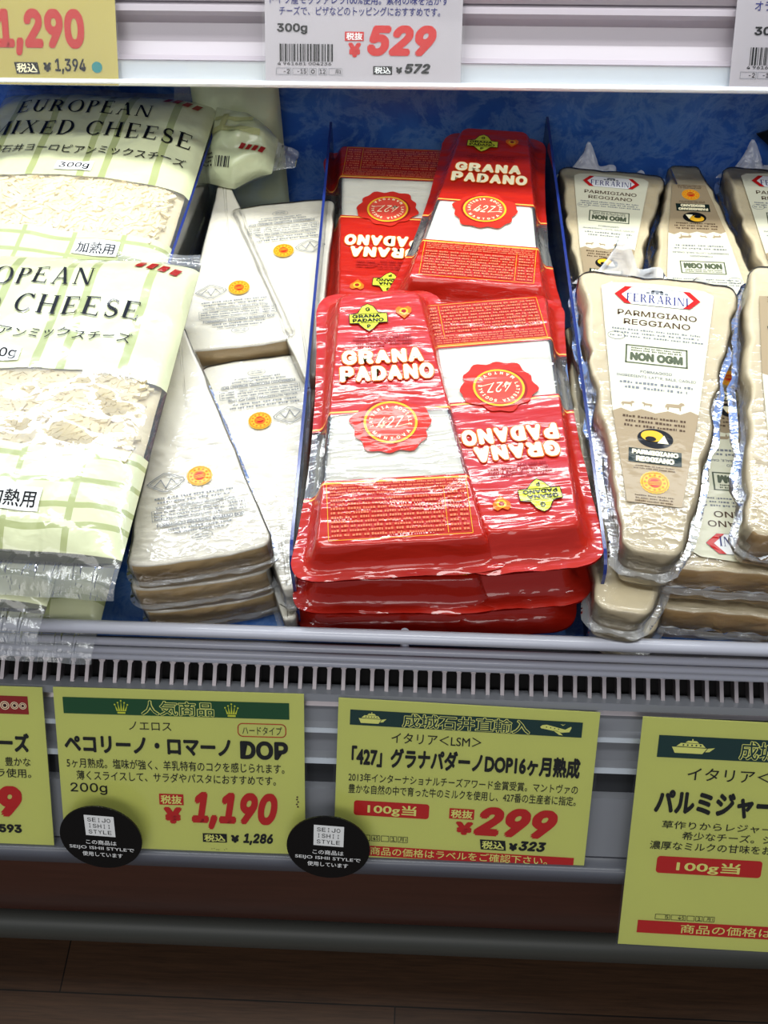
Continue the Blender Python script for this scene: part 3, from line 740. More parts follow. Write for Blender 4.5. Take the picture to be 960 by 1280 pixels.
# round black stickers
def sticker(c, label, group):
    v = Vector((0, math.sin(math.radians(24)), math.cos(math.radians(24)))); u = Vector((1, -0.03, -0.03)).normalized(); v = (v - u * v.dot(u)).normalized(); n = u.cross(v)
    c = Vector(c)
    M = Matrix(((u.x, v.x, n.x, c.x), (u.y, v.y, n.y, c.y), (u.z, v.z, n.z, c.z), (0, 0, 0, 1)))
    root = empty('round_sticker', label, 'sticker', group, M); R_ = 0.0215
    m = MB(); m.rings([[(R_ * math.cos(math.radians(7.5 * k)), R_ * math.sin(math.radians(7.5 * k)), z) for k in range(48)] for z in (0, 0.0009)], STICKER, smooth=False, inner=2); disc = m.build('disc', root)
    p = Print(0.001, 0.00095)
    p.rect(-7.6, 1.5, 7.8, 15.6, INK_WHITE, 1)
    for t, y in (('SEIJO', 11.4), ('ISHII', 7.2), ('STYLE', 3.0)):
        for i, ch in enumerate(t):
            V, F = glyphs(ch); w = .7 if ch == 'I' else 1.9
            p.text(ch, (-5.0 + i * 2.5 - w / 2, y, -5.0 + i * 2.5 + w / 2, y + 2.7), BK, 2, .0)
    p.text('この商品は', (-8, -4.6, 8, -1.4), INK_WHITE, 2, .01); p.text('SEIJO ISHII STYLEで', (-17, -8.8, 17, -5.9), INK_WHITE, 2, .006); p.text('使用しています', (-10.6, -13.2, 10.6, -10.0), INK_WHITE, 2, .01)
    p.build('printed_text', disc)
    return root
g = 'round black stickers on the rail'
sticker((-0.1525, -0.0695, -0.0668), 'round black sticker over the lower left corner of the card priced 1,190', g)
sticker((-0.0345, -0.0700, -0.0674), 'round black sticker bridging the price cards priced 1,190 and 299', g)

# ------------------------------------------------------------------ shapes shared by the packs
def rpoly(corners, rad, nside=10, narc=6):
    """polygon with rounded corners, the same number of points whatever the radii"""
    n = len(corners); C_ = [Vector((x, y, 0)) for x, y in corners]; segs = []
    for i in range(n):
        a, b, c = C_[i - 1], C_[i], C_[(i + 1) % n]; r = rad[i]
        d1 = (a - b).normalized(); d2 = (c - b).normalized(); ang = d1.angle(d2); t = r / math.tan(ang / 2)
        t = min(t, .45 * min((a - b).length, (c - b).length)); segs.append((b + d1 * t, b, b + d2 * t))
    P = []
    for i in range(n):
        s, b, e = segs[i]
        for k in range(narc + 1):
            t = k / narc; P.append((s * (1 - t) ** 2 + b * 2 * t * (1 - t) + e * t * t))
        nx = segs[(i + 1) % n][0]
        for k in range(1, nside): P.append(e.lerp(nx, k / nside))
    return [(v.x, v.y) for v in P]
def offset(pts, d):
    n = len(pts); out = []
    for i in range(n):
        (ax, ay), (bx, by) = pts[i - 1], pts[(i + 1) % n]; tx, ty = bx - ax, by - ay; L = math.hypot(tx, ty) or 1
        out.append((pts[i][0] + ty / L * d, pts[i][1] - tx / L * d))
    return out
def nz(x, y, z, s): return noise.noise(Vector((x * s, y * s, z * s)))

def dop_seal(p, cx, cy, r):
    p.disc(cx, cy, r, INK_GOLD, 1, n=48, wob=lambda k: .05 if k % 2 else 0)
    p.ring(cx, cy, r * .86, r * .93, INK_ORANGE, 2)
    for k in range(12):
        a = 2 * math.pi * k / 12; p.disc(cx + r * .68 * math.cos(a), cy + r * .68 * math.sin(a), r * .1, INK_ORANGE, 2, n=8)
    p.disc(cx, cy, r * .5, INK_ORANGE, 2, n=20); p.disc(cx, cy - r * .08, r * .38, INK_RED, 3, n=16)
    for k in range(3): p.line((cx - r * .34, cy - r * (.02 + .13 * k)), (cx + r * .34, cy + r * (.06 - .13 * k)), r * .05, INK_GOLD, 4)

# pecorino ----------------------------------------------------------
def wedge_rings(W_, L, tip, t, seed, amp, r=0.0012, flat=False):
    cs = [(W_ / 2, 0.0), (tip / 2, L), (-tip / 2, L), (-W_ / 2, 0.0)]
    base = rpoly(cs, (.005, .0027, .0027, .005), 16, 5)
    base = [(x, y - .0022 * (1 - (2 * x / W_) ** 2) if y < .004 else y) for x, y in base]
    rings = []
    for z, ins in ((0, r), (r * .4, r * .35), (r, 0), (t * .35, 0), (t * .65, 0), (t - r, 0), (t - r * .4, r * .35), (t, r)):
        P = offset(base, -ins)
        rings.append([(x + amp * nz(x + seed, y, z * 1.5, 90) + amp * .7 * nz(x, y + seed, z, 260), y + amp * nz(y + seed, x, z, 110), z) for x, y in P])
    return rings, base
def film_part(rings, root, mat, ext, zf, seed, name='vacuum_film', loose=None, lift=0.0007):
    m = MB()
    outer = [[(x, y, z + (lift if i == len(rings) - 1 else 0)) for x, y, z in [(q[0], q[1], q[2]) for q in rg]] for i, rg in enumerate(rings)]
    big = []
    for rg in outer:
        o2 = offset([(x, y) for x, y, z in rg], lift); big.append([(a, b, rg[k][2]) for k, (a, b) in enumerate(o2)])
    m.rings(big[2:], mat, True, False, True, 5)
    base = [(x, y) for x, y, z in big[3]]
    ra = [(x, y, zf) for x, y in base]
    loops = [ra]
    for k in (.35, .7, 1.0):
        o2 = offset(base, ext * k)
        loops.append([(x + .25 * ext * nz(x + seed, y, k, 170) * k, y + .25 * ext * nz(y, x + seed, k, 170) * k, zf + ext * .55 * k * nz(x, y, seed + k, 130) - ext * .12 * k) for x, y in o2])
    m.rings(loops, loose or mat, False, False, True)
    return m.build(name, root)

def pecorino_label(root, t):
    p = Print(0.001, t + 0.0010, film='vac')
    dop_seal(p, 3.6, 48, 6.2)
    G = INK_GREY
    d = [(-22.5, 46.5), (-19, 49.5), (-14, 52.6), (-11.5, 52.2), (-4.5, 48.2), (-4, 46.6), (-7, 43.6), (-12.5, 40.6), (-15, 40.8)]
    p.outline(d, .45, G, 2); p.outline([(-13.4 + (x + 13.4) * .84, 46.6 + (y - 46.6) * .84) for x, y in d], .3, G, 2)
    p.outline([(-19, 44.8), (-15.6, 48.6), (-13.4, 43.0), (-10.4, 48.6), (-8, 45.0)], .5, G, 2, False)
    p.fine(-20, 33, 20, 38.2, 2, G, 2, .5, .1)
    p.text('VALORI NUTRIZIONALI MEDI PER 100g', (-19, 29.6, 19.5, 31.8), G, 2, .03)
    p.frame(-21, 22.8, 24, 29.3, .22, G, 2); p.fine(-20, 23.0, 14, 29.0, 3, G, 2, .5); p.fine(16, 23.0, 23, 29.0, 3, G, 2, .5)
    p.text('FORMAGGIO PECORINO ROMANO DOP', (-19, 18.8, 23, 21.2), G, 2, .03)
    p.fine(-14, 13.6, 18, 18.2, 2, G, 2, .5, .25)
    p.outline([(2 + 5.0 * math.cos(math.radians(a)), 10.6 + 2.6 * math.sin(math.radians(a))) for a in range(0, 360, 20)], .25, G, 2)
    p.fine(-1.2, 9, 5.2, 12, 2, G, 3, .5)
    p.build('printed_label', root)
PW, PL, PT = 0.069, 0.160, 0.0205
def make_pecorino(label, group, M):
    root = empty('cheese_wedge', label, 'cheese', group, M)
    rg, base = wedge_rings(PW, PL, .006, PT, 3.1, .0009)
    m = MB(); m.rings(rg, PECORINO, inner=5)
    # the outer rind is the base side
    m.mats.append(PECORINO_RIND)
    for i, f in enumerate(m.f):
        c = sum((Vector(m.v[k]) for k in f), Vector()) / len(f)
        if c.y < .0012 and .001 < c.z < PT - .0012: m.m[i] = 1
    m.build('cheese', root)
    film_part(rg, root, VAC, .0026, PT * .40, 2.0, loose=LOOSE)
    pecorino_label(root, PT)
    return root
gp_ = 'white wedges of hard sheep cheese'
pec = make_pecorino('white cheese wedge topmost of the front stack beside the shredded cheese bags', gp_, lay(-0.095, 0.020, 0.0415, 13.0))
copy_tree(pec, lay(-0.0975, 0.0195, 0.0208, 11.5), 'white cheese wedge in the middle of the front stack beside the shredded cheese', skip=('printed_label',))
copy_tree(pec, lay(-0.0955, 0.0205, 0.0, 12.5), 'white cheese wedge at the bottom of the front stack beside the shredded cheese', skip=('printed_label',))
fr2 = copy_tree(pec, lay(-0.0872, 0.172, 0.0212, 180 + 12.0), 'white wedge pointing forward, upper of two between the front white stack and red packs')
copy_tree(pec, lay(-0.0855, 0.1685, 0.0, 180 + 11.0), 'white wedge pointing forward, lower of two between the front white stack and red packs', skip=('printed_label',))
copy_tree(pec, lay(-0.0985, 0.176, 0.030, 10.8), 'white wedge pointing to the back wall, upper of two behind the front stack')
copy_tree(pec, lay(-0.0995, 0.184, 0.004, 10.0), 'white wedge pointing to the back wall, lower of two behind the front stack', skip=('printed_label',))
copy_tree(pec, lay(-0.0868, 0.307, 0.030, 180 + 11.5), 'white wedge with its broad edge to the blue back wall, upper of two')
copy_tree(pec, lay(-0.0868, 0.309, 0.004, 180 + 9.5), 'white wedge with its broad edge to the blue back wall, lower of two', skip=('printed_label',))

# red packs ---------------------------------------------------------
RL, RT = 0.183, 0.0245
def make_red_pack(label, group, M):
    root = empty('cheese_pack', label, 'cheese pack', group, M)
    plat = [(.0375, .009), (.0205, .168), (-.0205, .168), (-.0375, .009)]
    fl = [(.0520, -.002), (.0335, RL), (-.0335, RL), (-.0520, -.002)]
    top = rpoly(plat, (.003, .005, .005, .003), 22, 8)
    out = rpoly(fl, (.013, .016, .016, .013), 22, 8)
    def waist(P):   # sides draw in a little, the four corners flare
        o = []
        for x, y in P:
            k = max(0.0, min(1.0, (y - .010) / (RL - .025))); o.append((x * (1 - .10 * math.sin(math.pi * k) ** .8), y))
        return o
    out = waist(out); zf = RT * .50
    c = MB()
    cin = offset(top, -.0003)
    c.rings([[(x, y, z) for x, y in offset(cin, -i)] for z, i in ((.002, .002), (.006, .0), (RT - .0025, 0), (RT - .0008, .0007), (RT - .0002, .002))], GRANA, inner=4); c.build('cheese', root)
    def wz(x, y, k): return .0014 * k * nz(x, y, 2.0, 60) + .0006 * k * nz(x, y, 5.0, 190)
    m = MB()
    def mixr(k, z, wob=0.0):
        R_ = []
        for (a, b), (c_, d_) in zip(top, out):
            x, y = a + (c_ - a) * k, b + (d_ - b) * k; R_.append((x, y, z + wz(x, y, wob)))
        return R_
    loops = [mixr(1.0, zf - .0004, 1.2), mixr(.82, zf, .8), mixr(.62, zf, .6), mixr(.46, zf + .0016, .8), mixr(.30, zf + .005, 1.0), mixr(.16, RT - .002, .6), mixr(.07, RT - .0003, .2), mixr(0, RT + .0005, 0)]
    # plateau: even grid of shrinking loops
    m.rings(loops, LID, True, False, True, 6)
    lid = m.build('lid_film', root)
    t = MB()
    un_ = [(x, y) for x, y in offset(top, .0035)]
    t.rings([[(x, y, z) for x, y in P] for P, z in ((offset(top, .001), 0.0), (un_, .002), (offset(top, .004), zf - .002), (offset(out, -.001), zf - .0016), (out, zf - .0012))], TRAY, False, True, True, 3)
    t.build('tray', root, label='red underside of the pack')
    p = Print(0.001, RT + .0010, film='pack')
    # nutrition panel at the broad end
    p.frame(-32.5, 11.0, 33, 43, .28, INK_GOLD, 1); p.line((22, 12), (22, 38), .25, INK_GOLD, 1)
    p.fine(-31, 35.5, 32, 42.5, 4, INK_FINE, 2, .5); p.fine(-31, 12.5, 21, 34.5, 9, INK_FINE, 2, .5); p.fine(23.5, 12.5, 32, 36, 9, INK_FINE, 2, .5)
    p.build('nutrition_panel', lid)
    s = Print(0.001, RT + .0011, film='pack')
    sx, sy = 0.0, 78.0
    s.disc(sx, sy - 1.5, 19, SEAL_RED, 1, ry=17.5, n=60, wob=lambda k: .05 * math.sin(k * .52) + .05 * math.sin(k * 1.15 + 1) + (.05 if k % 60 in (3, 4, 5, 58, 59) else 0))
    s.ring(sx - .6, sy + .2, 12.6, 14.0, INK_DARKRED, 2); s.ring(sx, sy, 12.0, 13.2, INK_GOLD, 3); s.disc(sx, sy, 12.0, SEAL_LIGHT, 3)
    s.arc_text('LATTERIA SOCIALE', sx, sy, 10.0, 2.4, 192, -12, INK_CREAM, 4); s.arc_text('MANTOVA', sx, sy, 10.0, 2.4, 218, 322, INK_CREAM, 4, True)
    s.text('427', (-6.6, 74.4, 6.6, 81.4), INK_CREAM, 4, 0.0, .45); s.line((-7, 75.2), (-2, 77.6), .35, INK_CREAM, 4); s.line((3, 75), (8.4, 76.2), .35, INK_CREAM, 4)
    s.build('wax_seal_print', lid, label='red wax seal print with gold ring')
    w = Print(0.001, RT + .0012, film='pack')
    for txt, box in (('GRANA', (-22.5, 117.0, 20.0, 126.0)), ('PADANO', (-24.0, 105.5, 24.5, 115.0))):
        n = len(txt)
        x0, y0, x1, y1 = box; sl = (x1 - x0) / n
        for i, ch in enumerate(txt):
            h = 1.0 + .10 * (2 * abs((i + .5) / n - .5)); bx = (x0 + sl * i + .5, y0, x0 + sl * (i + 1) - .5, y0 + (y1 - y0) * h)
            w.text(ch, (bx[0] - .5, bx[1] - .5, bx[2] + .5, bx[3] + .5), INK_ORANGE, 1, .08); w.text(ch, bx, INK_CREAM, 2, .055)
    w.fine(-16, 129, 4, 138, 4, INK_DARKRED, 1, .5, .3); w.fine(2, 130, 16, 137, 3, INK_DARKRED, 1, .5, .3)
    ex, ey = -7.0, 150.0
    rh = [(-3.6, 0), (-2.6, 3.4), (-1.2, 5.8), (0, 9), (1.2, 5.8), (2.6, 3.4), (3.6, 0), (2.6, -3.4), (0, -9), (-2.6, -3.4)]
    dm = [(ex - 10, ey + 2.6), (ex - 5.4, ey + 3.4), (ex - 3.0, ey + 8.0), (ex, ey + 10), (ex + 3.0, ey + 8.0), (ex + 5.4, ey + 3.4), (ex + 10, ey + 2.6), (ex + 10, ey - 4.0), (ex + 5.4, ey - 4.4), (ex + 2.6, ey - 8), (ex, ey - 10), (ex - 2.6, ey - 8), (ex - 5.4, ey - 4.4), (ex - 10, ey - 4.0)]
    w.poly(dm, INK_LIME, 1); w.outline(dm, .4, BK, 2)
    w.line((ex - 9.8, ey + 2.6), (ex + 9.8, ey + 2.6), .35, BK, 2); w.line((ex - 9.8, ey - 4.0), (ex + 9.8, ey - 4.0), .35, BK, 2)
    w.text('GRANA', (ex - 8.4, ey - .4, ex + 6.4, ey + 2.0), BK, 3, .03); w.text('PADANO', (ex - 8.4, ey - 3.4, ex + 8.0, ey - 1.0), BK, 3, .03); w.text('G', (ex - 1.2, ey + 4.4, ex + 1.2, ey + 7.2), BK, 3, .03); w.text('P', (ex - 1.0, ey - 7.8, ex + 1.0, ey - 5.4), BK, 3, .03)
    hx, hy = 12.0, 153.0
    w.poly([(hx, hy - 5), (hx + 4, hy - .4), (hx + 4.2, hy + 2.4), (hx + 2.4, hy + 4), (hx, hy + 2.6), (hx - 2.4, hy + 4), (hx - 4.2, hy + 2.4), (hx - 4, hy - .4)], INK_ORANGE, 1); w.disc(hx, hy + .2, 2.4, INK_GOLD, 2, n=14); w.disc(hx, hy + .2, 1.3, INK_DARKRED, 3, n=12)
    w.build('lettering', lid, label='cream lettering with yellow emblem')
    return root
gr = 'red wedge packs in the middle bin'
st = RT + .0018
red = make_red_pack('red cheese pack topmost of the front left stack, lettering upright', gr, lay(0.0005, 0.0095, 0.0560, 6.0, 3.2))
copy_tree(red, lay(-0.0015, 0.0075, 0.0272, 2.0, 0.5), 'red cheese pack second in the front left stack, only its broad rim and panel showing')
copy_tree(red, lay(-0.0020, 0.0135, 0.0, 3.0), 'red cheese pack lowest in the front left stack, in the dark above the wire guard')
copy_tree(red, lay(0.0350, 0.1935, 0.0535, 180 + 8.5, 0.6), 'red cheese pack topmost of the front right stack, lettering upside down')
copy_tree(red, lay(0.0372, 0.192, 0.0272, 180 + 7.0), 'red cheese pack second in the front right stack under the upside down one')
copy_tree(red, lay(0.0365, 0.194, 0.0, 180 + 6.0), 'red cheese pack lowest in the front right stack, in shadow beside the divider')
copy_tree(red, lay(-0.0145, 0.3790, 0.0270, 180 - 2.5), 'red cheese pack at the back left, lettering upside down, broad end to the wall')
copy_tree(red, lay(-0.0150, 0.3790, 0.0, 180 - 2.0), 'red cheese pack buried under the upside down one at the back left of the bin')
copy_tree(red, lay(0.0350, 0.1980, 0.0480, -5.5, -1.2), 'red cheese pack at the back right, lettering upright, narrow end to the wall')

# parmesan ----------------------------------------------------------
def cow(p, x, y, s, mat, k=1):
    P = [(-1, .1), (-.8, .45), (.5, .5), (.75, .8), (1.05, .75), (1.2, .45), (.95, .35), (.8, .2), (.75, -.5), (.62, -.5), (.58, -.05), (-.55, -.05), (-.62, -.5), (-.75, -.5), (-.8, .0), (-.95, -.3)]
    p.poly([(x + a * s * k, y + b * s) for a, b in P][::k], mat, 2)
def house_logo(p, cx, cy, w, h):
    p.poly([(cx - w * .5, cy), (cx - w * .38, cy - h * .5), (cx + w * .38, cy - h * .5), (cx + w * .5, cy), (cx + w * .38, cy + h * .5), (cx - w * .38, cy + h * .5)], INK_WHITE, 3)
    p.outline([(cx - w * .5, cy), (cx - w * .38, cy - h * .5), (cx + w * .38, cy - h * .5), (cx + w * .5, cy), (cx + w * .38, cy + h * .5), (cx - w * .38, cy + h * .5)], .25, INK_GREY, 4)
    for s in (-1, 1):
        p.poly([(cx + s * w * .5, cy), (cx + s * w * .38, cy + h * .5), (cx + s * w * .30, cy + h * .5), (cx + s * w * .42, cy), (cx + s * w * .30, cy - h * .5), (cx + s * w * .38, cy - h * .5)], INK_RED, 5)
    p.serif('FERRARINI', (cx - w * .36, cy - h * .36, cx + w * .36, cy + h * .12), INK_NAVY, 5)
    for k in range(5):
        p.rect(cx - 6 + 2.5 * k, cy + h * .18, cx - 4.2 + 2.5 * k, cy + h * (.28 + .1 * (k % 2)), INK_GREY, 5)
    p.poly([(cx - 3.4, cy + h * .3), (cx + 3.4, cy + h * .3), (cx + 2.6, cy + h * .42), (cx - 2.6, cy + h * .42)], INK_GREY, 5)
QW, QL, QT = 0.088, 0.190, 0.0262
def parm_label(root, t, glare=False):
    """printed label, reading from the broad end (y near 0 is the broad end, letters upright towards it)"""
    p = Print(0.001, t + 0.0011, None, 0.0, 0.0, True, 'vac')
    # local print frame is turned half round: y runs -8 (broad) to -165 (tip)
    top = [(-30.5, -12), (-26, -8.6), (-10, -6.6), (10, -6.6), (26, -8.6), (30.5, -12)]
    wave = [(21.0, -103), (17, -101), (12, -104), (6, -102.5), (0, -105), (-7, -103), (-12, -105.5), (-17, -103.5), (-21.0, -106)]
    p.poly([(-30.5, -12), (-21.0, -106)] + wave[::-1][1:] + [(30.5, -12), (26, -8.6), (10, -6.6), (-10, -6.6), (-26, -8.6)], INK_LABEL, 1)
    p.poly(wave + [(-12.5, -163), (12.5, -163)], INK_TAN, 1)
    house_logo(p, 0, -18, 46, 14)
    p.text('PARMIGIANO', (-21, -34.5, 21, -30.0), INK_BROWN, 2, .012); p.text('REGGIANO', (-17.5, -41.5, 17.5, -37.0), INK_BROWN, 2, .012)
    p.fine(-25, -52, 25, -44, 3, INK_GREY, 2, .5, .2)
    p.outline([(-21 + 4.5 * math.cos(math.radians(a)), -51 + 3 * math.sin(math.radians(a))) for a in range(0, 360, 24)], .3, INK_GREY, 3)
    GR = INK_GREEN_GREY
    p.frame(-15.5, -70.5, 15.5, -57.5, .9, GR, 2); p.text('NON OGM', (-13.5, -68.8, 13.5, -62.6), GR, 2, .06); p.fine(-13, -62, 13, -58.4, 2, GR, 2, .6)
    p.text('FORMAGGIO', (-8, -77.5, 8, -75.5), INK_GREY, 2, .02); p.text('INGREDIENTI: LATTE, SALE, CAGLIO', (-20, -81.5, 20, -79.3), INK_GREY, 2, .02)
    p.fine(-19, -90, 19, -83, 2, INK_GREY, 2, .5, .2)
    cow(p, -14, -100.5, 3.0, INK_TAN); cow(p, -4, -100, 2.4, INK_TAN, -1); cow(p, 9, -99.5, 4.4, INK_TAN)
    p.fine(-16, -116, 16, -107, 3, INK_BROWN, 2, .5, .15)
    p.disc(0, -122, 8.6, BK, 2, ry=6.4); p.disc(-1.5, -120.6, 5.4, INK_GOLD, 3, ry=3.6); p.poly([(1, -125), (6.4, -125), (4.2, -119.6)], INK_CREAM, 4); p.disc(-2.2, -122.6, 2.6, BK, 4, ry=1.6)
    p.rect(-12.5, -138.5, 12.5, -129.5, INK_DKGREEN, 3); p.text('PARMIGIANO', (-11, -133.4, 11, -130.3), INK_CREAM, 4, .06); p.text('REGGIANO', (-9, -137.8, 9, -134.4), INK_CREAM, 4, .06)
    p.fine(-10, -142.5, 10, -139.5, 2, INK_BROWN, 2, .5, .1)
    p.z += 2 * LIFT; dop_seal(p, 0, -150, 6.6); p.z -= 2 * LIFT
    p.fine(-9, -162.5, 9, -157.5, 3, INK_BROWN, 2, .5, .1)
    p.build('printed_label', root, label='cream and tan paper label')
INK_GREEN_GREY = ink('ink_green_grey', (84, 92, 70)); INK_DKGREEN = ink('ink_very_dark_green', (16, 34, 28))
def parm_rings(seed, amp):
    cs = [(QW / 2, 0.0), (.012, QL), (-.012, QL), (-QW / 2, 0.0)]
    base = rpoly(cs, (.008, .007, .007, .008), 20, 5); rings = []; r = .002
    for z, ins in ((0, r), (r * .4, r * .35), (r, 0), (QT * .35, -.0006), (QT * .65, -.0004), (QT - r, 0), (QT - r * .4, r * .35), (QT, r)):
        P = offset(base, -ins)
        rings.append([(x + amp * nz(x + seed, y, z * .8, 48) + amp * .45 * nz(x, y + seed, z, 130), y + amp * .6 * nz(y + seed, x, z, 70), z) for x, y in P])
    return rings
def gather(root, seed, peaks, w=QW, y=0.0, zf=QT * .55, name='film_gather'):
    """the crumpled excess of the film beyond the broad edge"""
    m = MB(); n = 46
    def fn(i, j):
        x = (i - .5) * w * (1.04 - .12 * j)
        h = .006 + .004 * nz(i * 3, seed, 1, 3.0)
        for px, ph, pw in peaks: h += ph * math.exp(-((i - px) / pw) ** 2)
        out = -.003 - j * h * .55; zz = zf + j * h * .75
        cr = .0022 * j
        return (x + cr * nz(i * 9, j * 2, seed, 1.4), y + out + cr * 1.3 * nz(i * 8, j * 3, seed + 5, 1.5), zz + cr * 1.3 * nz(i * 11, j * 2, seed + 9, 1.3))
    m.grid(n, 9, fn, GATHER); m.build(name, root)
def make_parm(label, group, M, seed=1.7, peaks=((.76, .026, .09), (.52, .008, .10), (.2, .006, .06))):
    root = empty('cheese_wedge', label, 'cheese', group, M)
    rg = parm_rings(seed, .0040)
    m = MB(); m.rings(rg, PARM, inner=6); m.mats.append(PARM_RIND)
    for i, f in enumerate(m.f):
        c = sum((Vector(m.v[k]) for k in f), Vector()) / len(f)
        if c.y < .0022 and .0012 < c.z < QT - .001: m.m[i] = 1
    m.build('cheese', root)
    film = film_part(rg, root, VAC, .0042, QT * .45, seed, loose=LOOSE, lift=.0009)
    gather(film, seed, peaks)
    parm_label(root, QT)
    return root
gq = 'brown rinded cheese wedges in plastic in the right bin'
SC8 = Matrix.Scale(.80, 4); SC85 = Matrix.Scale(.85, 4); LONG = Matrix.Scale(.86, 4, (0, 1, 0))
par = make_parm('large wrapped cheese wedge with cream label, topmost at the front beside the red packs', gq, lay(0.1365, 0.2035, 0.0545, 180 - 7.2))
copy_tree(par, lay(0.131, 0.189, 0.0270, 180 - 8.5), 'wrapped cheese wedge whose bare narrow tip pokes out just above the wire guard', skip=('printed_label', 'film_gather'))
copy_tree(par, lay(0.134, 0.196, 0.0, 180 - 7.0), 'wrapped cheese wedge at the very bottom under the bare tip beside the divider', skip=('printed_label', 'film_gather'))
par2 = make_parm('wrapped cheese wedge with upside down label, low in the gap between two front wedges', gq, lay(0.1680, 0.024, 0.0270, -3.0) @ LONG, 5.3, ((.3, .012, .1), (.75, .014, .12)))
copy_tree(par2, lay(0.1700, 0.018, 0.0, -3.0) @ LONG, 'wrapped cheese wedge lowest at the front right, crumpled clear film over its broad edge', skip=('printed_label',))
copy_tree(par, lay(0.2010, 0.026, 0.0545, -0.5), 'wrapped cheese wedge topmost at the front, cut off by the right photo edge')
copy_tree(par, lay(0.1295, 0.350, 0.0290, 180 - 7.0) @ SC8, 'wrapped cheese wedge with upright cream label at the back beside the red packs')
copy_tree(par2, lay(0.1290, 0.348, 0.001, 180 - 6.0) @ SC8, 'wrapped cheese wedge underneath the one furthest back beside the red packs divider', skip=('printed_label',))
copy_tree(par2, lay(0.1735, 0.196, 0.0280, -2.0) @ SC85, 'wrapped cheese wedge at the back with upside down label, narrow end to the wall')
copy_tree(par2, lay(0.1735, 0.199, 0.001, -1.0) @ SC85, 'wrapped cheese wedge under the one with its narrow end to the wall', skip=('printed_label', 'film_gather'))
copy_tree(par, lay(0.2400, 0.352, 0.0290, 180 - 4.6) @ SC85, 'wrapped cheese wedge with upright label at the back, cut off by the photo edge')

# shredded cheese bags ----------------------------------------------
BW, BL0, BL1, BT = 0.0735, -0.004, 0.204, 0.030
def bag_h(x, y):
    k = abs(x) / BW; e = max(0.0, 1 - k ** 3.2) ** .55
    f = max(0.0, min(1.0, (y - BL0) / .030)) * max(0.0, min(1.0, (BL1 - y) / .030)); f = math.sin(f * math.pi / 2) ** .7
    return e * f
def bag_top(x, y, seed=0.0):
    h = bag_h(x, y); w = (abs(nz(x + seed, y, 1.0, 34)) * .0040 + nz(x, y + seed, 3.0, 85) * .0009) * min(1, h * 1.6)
    return BT * .5 + BT * .5 * h - w * .8 + .0009
def make_bag(label, group, M, seed=0.0, tx=0.0, hy=26.0, lx=0.0):
    root = empty('shredded_cheese_bag', label, 'cheese bag', group, M)
    core = MB()
    core.grid(24, 30, lambda i, j: ((i * 2 - 1) * BW * .96, BL0 + .006 + (BL1 - BL0 - .012) * j, bag_top((i * 2 - 1) * BW * .96, BL0 + .006 + (BL1 - BL0 - .012) * j, seed) - .0045), SHRED)
    random.seed(int(seed * 10) + 3)
    for k in range(1900):
        x = rnd(-.064, .062); y = rnd(.052, .108); z = bag_top(x, y, seed) - rnd(.0022, .0044); a = rnd(0, math.pi); L = rnd(.003, .0075); w = rnd(.0008, .0013)
        ux, uy = math.cos(a), math.sin(a); ti = rnd(-.12, .12)
        P = []
        for sz in (-1, 1):
            for sy in (-1, 1):
                for sx in (-1, 1):
                    P.append((x + ux * L * sx - uy * w * sy, y + uy * L * sx + ux * w * sy, z + ti * L * sx + w * .8 * sz))
        core.add(P, [(0, 2, 3, 1), (4, 5, 7, 6), (0, 1, 5, 4), (2, 6, 7, 3), (0, 4, 6, 2), (1, 3, 7, 5)], SHRED)
    core.build('shredded_cheese', root, kind='stuff')
    m = MB()
    g = lambda i, j: ((i * 2 - 1) * BW, BL0 + (BL1 - BL0) * j)
    m.grid(56, 84, lambda i, j: (*g(i, j), bag_top(*g(i, j), seed)), BAG)
    m.grid(20, 30, lambda i, j: (*g(i, j), BT * .5 - BT * .5 * bag_h(*g(i, j)) + .0009 - .0004), BAG, True, True)
    film = m.build('printed_film', root)
    for nm, ya, yb in (('end_seal', BL0 + .0015, -.0175), ('end_seal', BL1 - .0015, .2105)):
        s = MB()
        s.grid(60, 8, lambda i, j: ((i * 2 - 1) * (BW - .001 * j), ya + (yb - ya) * j + .0012 * nz(i * 8, seed, j, 1.2) * j, BT * .5 + .0010 + .0022 * nz(i * 7, j * 2, seed, 1.3) * j - .006 * j * j * (1 if ya < .1 else -.3) + .0006 * math.sin(j * 25)), SEALSTRIP)
        s.build(nm, root)
    fm = lambda x, y, z: (x, y, bag_top(x, y, seed) + z)
    p = Print(0.001, 0.0006, fm, film='bag')
    for t, box in (('EUROPEAN', (-52 + tx, 166.5, 36 + tx, 180.0)), ('MIXED CHEESE', (-64 + tx, 143.5, 66 + tx, 157.5))): p.serif(t, box, BK, 2, .22)
    p.text('成城石井ヨーロピアンミックスチーズ', (-66 + tx, 125.5, 66 + tx, 133.5), BK, 2, .0)
    p.build('lettering', film); p = Print(0.001, 0.0006, fm, film='bag')
    p.rect(-10 + tx, 108.5, 13 + tx, 117.5, INK_WHITE, 1, 8, 4); p.text('300g', (-8 + tx, 109.5, 11 + tx, 116.2), BK, 2, .01)
    p.build('weight_label', film); p = Print(0.001, 0.0006, fm, film='bag')
    p.rect(6 + lx, hy, 32 + lx, hy + 12, INK_WHITE, 1, 10, 5); p.text('加熱用', (8 + lx, hy + 1.5, 30 + lx, hy + 10.0), BK, 2, .015)
    p.build('heating_label', film)
    p = Print(0.001, 0.0006, fm, film='bag')
    for k in range(4): p.rect(41 + k * 6.4, 187 - k * .8, 45 + k * 6.4, 193.5 - k * .8, INK_DARKRED, 2, 2, 2, 2.2)
    p.build('opening_marks', film, label='dark red opening marks')
    return root
gb = 'bags of shredded cheese in the left bin'
